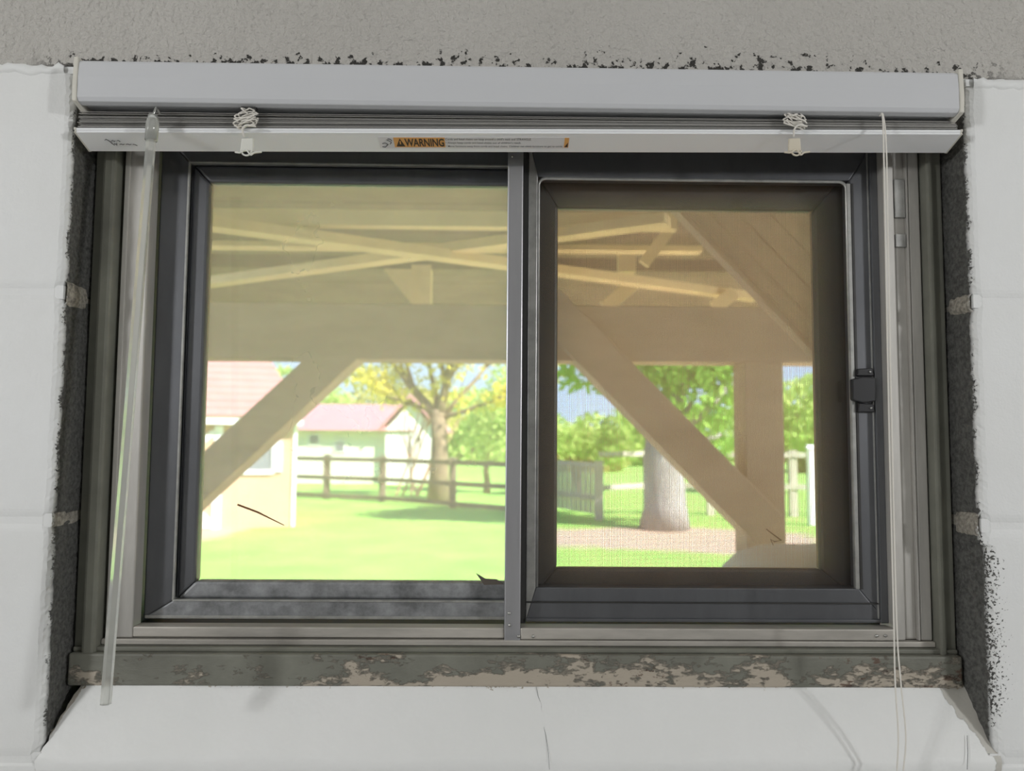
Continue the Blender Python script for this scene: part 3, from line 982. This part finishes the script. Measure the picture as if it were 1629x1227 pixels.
# lift cord, two strands down over the sill
c0 = at(1403, 178, -0.020)
lower = [(1408, 240, -0.027), (1411, 400, -0.027), (1417, 700, -0.027), (1424, 985, -0.027)]
for off, end in ((-0.0012, ((1424, 1085, -0.027), (1429, 1170, -0.026), (1427, 1227, -0.025), (1427, 1262, -0.024))), (0.0012, ((1433, 1085, -0.027), (1441, 1170, -0.026), (1437, 1227, -0.025), (1434, 1262, -0.024)))):
    pts = [Vector((c0.x, -0.016, 1.9410)), Vector((c0.x + off * 0.3, -0.0215, 1.9385))]
    pts += [at(*q) + Vector((off, 0, 0)) for q in lower] + [at(*q) for q in end]
    MB().tube(smoothpts(pts, 6), 0.00070, 6).build('lift_cord', M['cord'], bl, smooth=True)
e = at(1430, 1262, -0.024)
MB().tube([e + Vector((0, 0, 0.004)), e, e + Vector((0, 0, -0.012)), e + Vector((0, 0, -0.035))], [0.002, 0.004, 0.005, 0.008], 10).build('tassel', M['clip'], bl, smooth=True)

# bits of plant caught on the panes
p0, p1, p2 = at(378, 803, 0.0765), at(410, 815, 0.0765), at(452, 836, 0.0765)
tag(MB().tube([p0, p1, p2], [0.0010, 0.0010, 0.0004], 5).build('twig', M['twig']), 'thin brown grass blade stuck slanting on the left pane', 'twig')
pts = [at(1219, 842, 0.0935), at(1243, 860, 0.0935), at(1232, 862, 0.0935), at(1226, 858, 0.0935), at(1230, 868, 0.0935)]
tag(MB().tube(pts, [0.0005, 0.0009, 0.0007, 0.0006, 0.0003], 5).build('twig', M['twig']), 'small hooked dry twig on the insect screen of right pane', 'twig')
db = [at(757, 912, 0.073), at(772, 921, 0.072), at(790, 922, 0.072), at(802, 930, 0.071), at(770, 931, 0.071)]
tag(MB().poly(db, (0, 0.0012, 0)).build('dead_leaf', M['dead'], bevel=0.0003), 'dark curled dead leaf at the foot of the left pane', 'leaf')

# ================================================================== OUTSIDE: ground and porch
gm = MB().add([(-60, 0.2, 0), (60, 0.2, 0), (60, 120, 0), (-60, 120, 0)], [(0, 1, 2, 3)])
tag(gm.build('ground', M['ground']), 'bright green lawn with bare soil under the tree', kind='structure')

po = empty('porch', label='timber porch roof with braced posts and crossing yellow ties outside the window', cat='porch')
W, WY = M['wood'], M['wood_y']
BY = 2.08
MB().box(-1.75, 2.1, BY, BY + 0.14, 1.934, 2.137).build('beam', W, po, bevel=0.006)
PXR, PXL = 0.880, -1.300
for x in (PXR, PXL):
    MB().box(x, x + 0.142, BY, BY + 0.14, 0.0, 1.934).build('post', W, po, bevel=0.006)
FPX = (at(1216, 650, 5.07).x, at(236, 650, 5.07).x)
for x in FPX:
    MB().box(x - 0.071, x + 0.071, 5.0, 5.14, 0.0, 2.27).build('post', W, po, bevel=0.006)
MB().box(-3.1, 2.6, 5.0, 5.14, 2.27, 2.43).build('beam', W, po, bevel=0.006)
# 45 degree braces, lapped over the beam
def brace(p_top, p_bot, y):
    a, b = at(*p_top, y), at(*p_bot, y)
    MB().bar((a.x, y + 0.07, a.z), (b.x, y + 0.07, b.z), 0.13 if y == BY else 0.14, 0.14, (0, 1, 0)).build('brace', W, po, bevel=0.005)
brace((862, 475), (1225, 843), BY - 0.03)
brace((598, 505), (262, 814), BY + 0.0)
# ties
pz = at(500, 345, 2.28)
MB().box(-1.9, at(1078, 345, 2.28).x, 2.28, 2.33, pz.z - 0.032, pz.z + 0.03).build('purlin', WY, po)
def tie(a, b, z, ext=0.15):
    A_, B_ = atz(*a, z), atz(*b, z)
    d = (B_ - A_)
    MB().bar(A_ - d * ext, B_ + d * 0.0, 0.085, 0.04).build('cross_tie', WY, po)
tie((328, 355), (1205, 474), 2.44)
tie((328, 450), (1062, 350), 2.47, 0.1)
p2z = at(900, 393, 2.72).z
MB().box(-1.9, at(1118, 390, 2.72).x, 2.72, 2.80, p2z - 0.012, p2z + 0.012).build('purlin', WY, po)
FY = 3.52
fz = at(700, 428, FY).z
MB().box(-2.2, 1.3, FY, FY + 0.12, fz, fz + 0.07).build('tie_beam', M['deck'], po)
MB().box(-2.2, 2.2, FY, FY + 0.12, 2.14, 2.26).build('tie_beam', M['deck'], po)
a, b = at(655, 430, FY), at(686, 430, FY)
MB().box(a.x, b.x, FY - 0.01, FY + 0.09, 2.2, fz + 0.02).build('strut', WY, po)
q = [at(610, 428, FY - 0.02), at(658, 428, FY - 0.02), at(660, 488, FY - 0.02)]
MB().poly(q, (0, 0.05, 0)).build('gusset', WY, po)
a, b = at(985, 392, 3.3), at(1012, 426, 3.3)
MB().box(a.x, b.x, 3.3, 3.38, b.z - 0.02, a.z).build('strut', WY, po)
MB().bar(at(1068, 362, 2.6), at(1024, 420, 2.6), 0.05, 0.04, (0, 1, 0)).build('strut', WY, po)
MB().bar(at(1012, 448, 3.3), at(962, 490, 3.3), 0.07, 0.04, (0, 1, 0)).build('strut', WY, po)
MB().bar(at(1168, 466, 3.3), at(1136, 490, 3.3), 0.07, 0.03, (0, 1, 0)).build('strut', WY, po)
# boarded roof
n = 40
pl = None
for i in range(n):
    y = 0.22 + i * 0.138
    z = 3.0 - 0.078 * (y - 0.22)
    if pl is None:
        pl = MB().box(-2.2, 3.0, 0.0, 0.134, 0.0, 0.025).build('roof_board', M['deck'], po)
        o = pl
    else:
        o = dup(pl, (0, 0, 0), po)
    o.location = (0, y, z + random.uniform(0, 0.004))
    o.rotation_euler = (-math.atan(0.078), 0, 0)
# sloping boarded underside on the right
P0, P1 = at(1086, 336, 1.6), at(1297, 556, 1.6)
dr = (P1 - P0)
dr.y = 0
dr.normalize()
top, bot = P0 - dr * 0.60, P0 + dr * 1.6
nrm = Vector((-dr.z, 0, dr.x))
if nrm.z < 0:
    nrm = -nrm
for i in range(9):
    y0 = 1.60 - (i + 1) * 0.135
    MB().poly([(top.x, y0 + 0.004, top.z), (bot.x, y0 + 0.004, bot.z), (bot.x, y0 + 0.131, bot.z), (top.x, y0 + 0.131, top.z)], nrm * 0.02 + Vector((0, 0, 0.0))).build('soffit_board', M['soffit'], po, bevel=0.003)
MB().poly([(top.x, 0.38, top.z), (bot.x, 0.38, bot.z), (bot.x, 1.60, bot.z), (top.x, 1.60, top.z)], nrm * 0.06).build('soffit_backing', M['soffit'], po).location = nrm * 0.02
MB().bar((top.x, 1.615, top.z), (bot.x, 1.615, bot.z), 0.03, 0.05, (0, 1, 0)).build('edge_board', M['wood'], po)

# pale rounded cover below the right pane
def cover():
    cx, cy, wx, wy, H = 1.16, 1.70, 0.50, 0.26, 1.318
    rings = [(0.0, 0.98), (0.35, 1.0), (0.8, 1.0), (1.05, 0.985), (1.18, 0.95), (1.25, 0.90), (1.29, 0.82), (1.312, 0.70), (H, 0.5), (H + 0.002, 0.02)]
    vs, fs = [], []
    n = 40
    for z, k in rings:
        for i in range(n):
            a = 2 * math.pi * i / n
            c, s_ = math.cos(a), math.sin(a)
            ex = 0.5
            x = math.copysign(abs(c) ** ex, c) * wx * k
            y = math.copysign(abs(s_) ** ex, s_) * wy * k
            wob = 1 + 0.012 * math.sin(7 * a) * (1.2 - z)
            vs.append((cx + x * wob, cy + y * wob, z))
    for j in range(len(rings) - 1):
        for i in range(n):
            a = j * n + i
            b = j * n + (i + 1) % n
            fs.append((a, b, b + n, a + n))
    fs.append(tuple(range((len(rings) - 1) * n, len(rings) * n)))
    fs.append(tuple(range(n))[::-1])
    return MB().add(vs, fs)
tag(cover().build('draped_cover', M['cover'], smooth=True), 'pale grey round-shouldered cover standing in front of the porch post', 'cover')

# ================================================================== OUTSIDE: shed, house, fences
def gpt(px, py):
    return atz(px, py, 0.0)
sh = empty('garden_shed', label='peach garden shed with pink shingled roof and white trim', cat='shed')
c = gpt(467, 838)
SY = c.y
sx1 = c.x
sx0 = sx1 - 4.2
ev = at(467, 672, SY).z
MB().box(sx0, sx1, SY, SY + 3.2, 0, ev).build('wall', M['peach'], sh)
MB().box(sx1 - 0.05, sx1 + 0.02, SY - 0.03, SY + 0.05, 0, ev).build('corner_trim', M['trimwhite'], sh)
eave = at(400, 664, SY - 0.25).z
MB().box(sx0, sx1 + 0.1, SY - 0.25, SY, eave - 0.14, eave + 0.02).build('fascia', M['trimwhite'], sh)
ridge_y, ridge_z = SY + 1.6, at(400, 560, SY + 1.6).z + 0.25
rows = 12
rb = MB()
rb.add([(sx0, SY - 0.28, eave), (sx1 + 0.15, SY - 0.28, eave), (sx1 - 0.75, ridge_y, ridge_z), (sx0, ridge_y, ridge_z),
        (sx0, SY + 3.4, eave), (sx1 + 0.15, SY + 3.4, eave)], [(0, 1, 2, 3), (3, 2, 5, 4), (1, 5, 2), (0, 4, 5, 1)])
rf = rb.build('roof', M['shingle'], sh)
for i in range(rows):
    t0, t1 = i / rows, (i + 1) / rows
    def rp(t, lift):
        return SY - 0.28 + (ridge_y - SY + 0.28) * t, eave + (ridge_z - eave) * t + lift
    ya, za = rp(t0, 0.035)
    yb, zb = rp(t1, 0.012)
    xe0 = sx1 + 0.15 - 0.9 * t0
    xe1 = sx1 + 0.15 - 0.9 * t1
    MB().add([(sx0, ya, za - 0.03), (xe0, ya, za - 0.03), (sx0, ya, za), (xe0, ya, za), (sx0, yb, zb), (xe1, yb, zb)],
             [(0, 1, 3, 2), (2, 3, 5, 4), (0, 2, 4), (1, 5, 3)]).build('shingle_course', M['shingle'], rf)
a, b = at(396, 747, SY), at(434, 705, SY)
wn = MB().box(a.x, b.x, SY - 0.02, SY + 0.02, a.z, b.z).build('window', M['darkglass'], sh)
MB().box(a.x - 0.08, b.x + 0.05, SY - 0.05, SY - 0.01, a.z - 0.08, a.z).build('window_ledge', M['trimwhite'], wn)
MB().box(a.x - 0.08, b.x + 0.05, SY - 0.05, SY - 0.01, b.z, b.z + 0.08).build('window_head', M['trimwhite'], wn)
MB().box(a.x - 0.08, a.x, SY - 0.05, SY - 0.01, a.z, b.z).build('window_casing', M['trimwhite'], wn)
MB().box(b.x, b.x + 0.20, SY - 0.05, SY - 0.01, a.z - 0.04, b.z + 0.04).build('shutter', M['shutter'], wn)
d0, d1 = at(357, 843, SY), at(344, 843, SY)
dx1, dx0 = d0.x, d1.x
dr_ = MB().box(dx0 - 1.0, dx0, SY - 0.03, SY, 0.05, 1.75).build('door', M['peach'], sh)
MB().box(dx0, dx1, SY - 0.06, SY, 0.0, 1.85).build('door_trim', M['trimwhite'], dr_)
MB().box(dx0 - 1.0, dx0, SY - 0.06, SY, 0.02, 0.14).build('door_trim', M['trimwhite'], dr_)
MB().bar((dx0, SY - 0.045, 0.1), (dx0 - 0.9, SY - 0.045, 0.9), 0.10, 0.03, (0, 1, 0)).build('door_trim', M['trimwhite'], dr_)
MB().bar((dx0, SY - 0.045, 1.75), (dx0 - 0.9, SY - 0.045, 0.95), 0.10, 0.03, (0, 1, 0)).build('door_trim', M['trimwhite'], dr_)

sh.matrix_world = Matrix.Translation((sx1, SY, 0)) @ Matrix.Rotation(R(18), 4, 'Z') @ Matrix.Translation((-sx1, -SY, 0))
ho = empty('farmhouse', label='long cream house with faded red roof behind the fence', cat='house')
HY = 27.5
hx0, hx1 = at(395, 700, HY).x, at(615, 700, HY).x
hz = at(560, 683, HY).z
MB().box(hx0, hx1, HY, HY + 6, 0, hz).build('wall', M['cream_wall'], ho)
hr = at(560, 643, HY + 3).z
gx1 = at(692, 700, HY).x
MB().prism([(HY - 0.4, hz - 0.05), (HY + 3, hr), (HY + 6.4, hz - 0.05)], hx0 - 0.3, hx1 + 1.0).build('roof', M['pinkroof'], ho)
gz = at(655, 640, HY - 0.3).z
gxm = (hx1 + gx1) / 2
MB().poly([(hx1, HY - 0.3, 0), (gx1, HY - 0.3, 0), (gx1, HY - 0.3, hz), (gxm, HY - 0.3, gz), (hx1, HY - 0.3, hz)], (0, 6, 0)).build('gable_wing', M['white_wall'], ho)
MB().poly([(hx1 - 0.25, HY - 0.5, hz - 0.1), (gxm, HY - 0.5, gz + 0.15), (gx1 + 0.25, HY - 0.5, hz - 0.1), (gx1 + 0.25, HY - 0.5, hz + 0.03), (gxm, HY - 0.5, gz + 0.3), (hx1 - 0.25, HY - 0.5, hz + 0.03)], (0, 6.4, 0)).build('gable_roof', M['pinkroof'], ho)
for px, py in ((500, 700), (541, 711)):
    p = at(px, py, HY)
    wn = MB().box(p.x - 0.22, p.x + 0.22, HY - 0.04, HY + 0.02, p.z - 0.22, p.z + 0.22).build('window', M['trimwhite'], ho)
    MB().box(p.x - 0.15, p.x + 0.15, HY - 0.06, HY, p.z - 0.15, p.z + 0.15).build('pane', M['darkglass'], wn)

fe = empty('rail_fence', label='dark three-rail timber fence across the lawn in left pane', cat='fence')
posts = [(430, 789), (519, 794), (608, 798), (720, 808), (838, 818)]
G = [gpt(*p) for p in posts]
for g in G:
    MB().box(g.x - 0.08, g.x + 0.08, g.y - 0.08, g.y + 0.08, 0, 1.20).build('post', M['fence'], fe)
for a, b in zip(G[:-1], G[1:]):
    for z in (0.10, 0.58, 1.08):
        MB().bar((a.x, a.y - 0.09, z), (b.x, b.y - 0.09, z), 0.04, 0.11).build('rail', M['fence'], fe)
f2 = empty('board_fence', label='greyed board fence panel behind the insect screen beside the big trunk', cat='fence')
a, b = gpt(860, 812), gpt(953, 828)
tdir = (b - a)
nb = 13
for i in range(nb):
    p = a + tdir * (i / nb)
    p2 = a + tdir * ((i + 0.62) / nb)
    MB().bar((p.x, p.y, 0.62), (p2.x, p2.y, 0.62), 0.03, 1.0).build('board', M['fence_g'], f2)
MB().bar((a.x, a.y - 0.05, 1.13), (b.x, b.y - 0.05, 1.13), 0.04, 0.10).build('rail', M['fence_g'], f2)
MB().bar((a.x, a.y - 0.05, 0.45), (b.x, b.y - 0.05, 0.45), 0.04, 0.10).build('rail', M['fence_g'], f2)
MB().box(b.x - 0.08, b.x + 0.08, b.y - 0.08, b.y + 0.08, 0, 1.22).build('post', M['fence_g'], f2)
f3 = empty('pasture_fence', label='pale weathered rail fence running behind the big trunk and porch post', cat='fence')
G3 = [gpt(*p) for p in ((953, 826), (1030, 818), (1130, 820), (1262, 822), (1380, 824))]
for g in G3[1:]:
    MB().box(g.x - 0.08, g.x + 0.08, g.y - 0.08, g.y + 0.08, 0, 1.45).build('post', M['fence_g'], f3)
for a, b in zip(G3[:-1], G3[1:]):
    for z in (0.65, 1.35):
        MB().bar((a.x, a.y - 0.09, z), (b.x, b.y - 0.09, z), 0.04, 0.11).build('rail', M['fence_g'], f3)
g = gpt(1292, 836)
wp = tag(empty('pole'), 'white pole standing at the far right edge of the view', 'pole')
MB().box(g.x - 0.07, g.x + 0.07, g.y - 0.07, g.y + 0.07, 0, 1.50).build('shaft', M['trimwhite'], wp, bevel=0.01)
MB().prism([(g.y - 0.09, 1.50), (g.y + 0.09, 1.50), (g.y, 1.58)], g.x - 0.09, g.x + 0.09).build('cap', M['trimwhite'], wp)

# ================================================================== OUTSIDE: trees
def leaves(blobs, n, size, name, m, parent):
    """blobs: (centre, radii); n leaf quads"""
    vol = np.array([b[1][0] * b[1][1] * b[1][2] for b in blobs])
    idx = rng.choice(len(blobs), n, p=vol / vol.sum())
    C = np.array([b[0] for b in blobs])[idx]
    Rd = np.array([b[1] for b in blobs])[idx]
    d = rng.normal(size=(n, 3))
    d /= np.linalg.norm(d, axis=1)[:, None]
    rad = rng.uniform(0.25, 1.0, n) ** 0.5
    P = C + d * Rd * rad[:, None]
    u = rng.normal(size=(n, 3))
    u /= np.linalg.norm(u, axis=1)[:, None]
    v = np.cross(u, rng.normal(size=(n, 3)))
    v /= np.linalg.norm(v, axis=1)[:, None]
    s = (size * rng.uniform(0.6, 1.3, n))[:, None]
    V = np.stack([P - u * s, P + v * s * 0.5, P + u * s, P - v * s * 0.5], 1).reshape(-1, 3)
    F = np.arange(4 * n).reshape(-1, 4)
    me = bpy.data.meshes.new(name)
    me.from_pydata(V.tolist(), [], F.tolist())
    me.materials.append(m)
    o = bpy.data.objects.new(name, me)
    COL.objects.link(o)
    o.parent = parent
    o['kind'] = 'stuff'
    return o
def branch_set(mb, root, d, length, r, depth, rnd, spread=0.6, tips=None):
    pts = [root]
    p = root.copy()
    dd = d.copy()
    for i in range(4):
        dd = (dd + Vector((rnd.uniform(-1, 1), rnd.uniform(-1, 1), rnd.uniform(-0.3, 0.6))) * 0.14).normalized()
        p = p + dd * length / 4
        pts.append(p.copy())
    mb.tube(pts, [r * (1 - 0.13 * i) for i in range(5)], 6)
    if tips is not None:
        tips.append(p.copy())
        tips.append(pts[2].copy())
    if depth > 0:
        for k in range(3):
            nd = (dd + Vector((rnd.uniform(-1, 1), rnd.uniform(-1, 1), rnd.uniform(-0.2, 0.7))) * spread).normalized()
            branch_set(mb, pts[rnd.choice((2, 3, 4))], nd, length * 0.66, r * 0.52, depth - 1, rnd, spread, tips)

# forked tree with yellow spring leaves, left pane
rnd = random.Random(4)
t1 = empty('budding_tree', label='forked brown tree with yellow spring leaves by the rail fence', cat='tree')
g = gpt(697, 800)
fy = g.y
fk = at(697, 652, fy)
tr = MB()
tr.tube([(g.x, fy, 0), (g.x + 0.02, fy, 0.9), (at(699, 700, fy).x, fy, at(699, 700, fy).z), (fk.x, fy, fk.z)], [0.31, 0.24, 0.21, 0.20], 12)
tr.build('trunk', M['bark'], t1, smooth=True)
bm_ = MB()
tips = []
for (px, py, r, dy) in ((640, 565, 0.15, 0.3), (730, 555, 0.16, -0.3), (690, 560, 0.10, 0.5), (790, 625, 0.08, -0.4), (610, 640, 0.07, 0.2), (775, 570, 0.09, 0.3)):
    e = at(px, py, fy + dy)
    d = (e - fk)
    branch_set(bm_, fk.copy() + Vector((0, 0, rnd.uniform(-0.3, 0.0))), d.normalized(), d.length, r, 2, rnd, 0.5, tips)
bm_.build('branches', M['bark'], t1, smooth=True)
blobs = [((p.x, p.y, p.z), (0.42, 0.42, 0.35)) for p in tips if p.z < 6.5]
leaves(blobs, 5200, 0.085, 'foliage', M['leaf_y'], t1)

# reddish shrub stems
t2 = empty('stemmy_shrub', label='leafless reddish shrub stems before the white gable', cat='shrub')
g = gpt(640, 792)
for k in range(7):
    mb = MB()
    rr = random.Random(20 + k)
    p = Vector((g.x + rr.uniform(-0.4, 0.4), g.y + rr.uniform(0.4, 0.8), 0))
    d = Vector((rr.uniform(-0.25, 0.55), rr.uniform(-0.2, 0.2), 1)).normalized()
    branch_set(mb, p, d, rr.uniform(1.8, 3.0), 0.035, 1, rr, 0.35)
    mb.build('stem', M['stem'], t2)

def leafy(name, label, gx, gy, blobs, n, size, lm_, bark, trunk, group=None):
    t = empty(name, label=label, cat='tree' if 'tree' in name else 'shrub', group=group)
    r, h = trunk
    rr = random.Random(int(gx * 100))
    mb = MB()
    mb.tube([(gx, gy, -0.02), (gx + 0.02, gy, 0.25 * h), (gx - 0.03, gy, 0.7 * h), (gx, gy, h)], [r * 1.25, r, r * 0.92, r * 0.85], 14)
    mb.build('trunk', bark, t, smooth=True)
    br_ = MB()
    for c_, rd in blobs[:10]:
        c_ = Vector(c_)
        s0 = Vector((gx, gy, h * 0.95))
        mid = s0.lerp(c_, 0.5) + Vector((0, 0, -0.15))
        br_.tube([s0, mid, c_], [r * 0.38, r * 0.25, r * 0.1], 6)
    br_.build('branches', bark, t, smooth=True)
    leaves(blobs, n, size, 'foliage', lm_, t)
    return t

# large tree with thick grey trunk, right pane
g = gpt(1057, 842)
gy = g.y
def blob(px, py, y, rx_, rz_, ry=None):
    p = at(px, py, y)
    k = (y + 0.68) / 1222.0
    return ((p.x, p.y, p.z), (rx_ * k, ry if ry else rx_ * k, rz_ * k))
bl_ = [blob(1100, 640, gy, 75, 70), blob(1150, 690, gy + 0.5, 55, 45), blob(1030, 600, gy + 0.4, 70, 60), blob(940, 590, gy + 0.8, 70, 38),
       blob(1090, 560, gy, 120, 60), blob(1180, 590, gy - 0.3, 60, 70), blob(960, 530, gy, 100, 60), blob(1050, 690, gy + 0.6, 45, 30), blob(1130, 480, gy, 160, 80)]
leafy('shade_tree', 'big shade tree with thick grey trunk and bright green leaves', g.x, gy, bl_, 9000, 0.10, M['leaf_g'], M['bark_g'], (0.39, 1.75))

g = gpt(770, 806)
g.y += 3.2
leafy('leafy_shrub', 'light green leafy bush right of the forked tree', at(775, 700, g.y + 1.5).x, g.y + 1.5,
      [blob(785, 660, g.y + 1.5, 45, 45), blob(765, 690, g.y + 1.7, 40, 35), blob(815, 630, g.y + 1.5, 45, 60), blob(800, 715, g.y + 1.3, 40, 28)], 2600, 0.09, M['leaf_l'], M['bark'], (0.10, 1.0))
g = gpt(930, 800)
leafy('leafy_shrub', 'yellow green bush behind the grey board fence', g.x, g.y + 2.0,
      [blob(900, 700, g.y + 2, 35, 30), blob(945, 695, g.y + 2.4, 45, 40), blob(995, 690, g.y + 2.0, 40, 45), blob(975, 720, g.y + 2.0, 40, 25)], 2400, 0.10, M['leaf_l'], M['bark'], (0.10, 0.8))
g = gpt(1275, 800)
leafy('backdrop_tree', 'hazy green tree between porch post and window edge', g.x, g.y + 3,
      [blob(1265, 645, g.y + 3, 45, 40), blob(1300, 620, g.y + 3.5, 45, 28), blob(1275, 690, g.y + 3, 55, 35), blob(1330, 680, g.y + 3, 45, 50), blob(1230, 670, g.y + 3, 45, 50)], 3200, 0.12, M['leaf_l'], M['bark'], (0.16, 1.4))
# distant wooded rise behind the house, tree by tree
k = 0
for px, py, y, rx_, rz_, lm_, lab in (
        (430, 650, 44, 70, 72, 'leaf_l', 'distant yellow green tree above the shed roof'),
        (520, 664, 46, 55, 50, 'leaf_l', 'distant pale green tree just left above the farmhouse roof'),
        (590, 655, 48, 60, 38, 'leaf_o', 'distant olive tree above the middle of the farmhouse roof'),
        (660, 655, 47, 60, 38, 'leaf_o', 'distant olive tree above the white gable'),
        (750, 665, 45, 65, 50, 'leaf_l', 'distant green tree behind the light green bush'),
        (850, 690, 46, 60, 45, 'leaf_l', 'distant green tree hidden mostly by the centre bar'),
        (930, 712, 50, 65, 32, 'leaf_o', 'distant olive tree low behind the board fence'),
        (1060, 690, 48, 90, 50, 'leaf_g', 'distant dark green tree behind the big trunk'),
        (1200, 690, 47, 80, 60, 'leaf_l', 'distant green tree behind the porch post'),
        (1330, 690, 46, 80, 60, 'leaf_o', 'distant olive tree at the right edge of the screen')):
    y = 40 + 10 * (k % 3)
    k += 1
    p = at(px, py, y)
    leafy('distant_tree', lab, p.x, y, [blob(px, py, y, rx_, rz_), blob(px - rx_ * 0.5, py + rz_ * 0.5, y, rx_ * 0.7, rz_ * 0.6), blob(px + rx_ * 0.5, py + rz_ * 0.5, y, rx_ * 0.7, rz_ * 0.6), blob(px, py + rz_, y, rx_ * 0.9, rz_ * 0.7)],
          2600, 0.26, M[lm_], M['bark'], (0.25, max(1.0, p.z)), group='trees on the far rise')
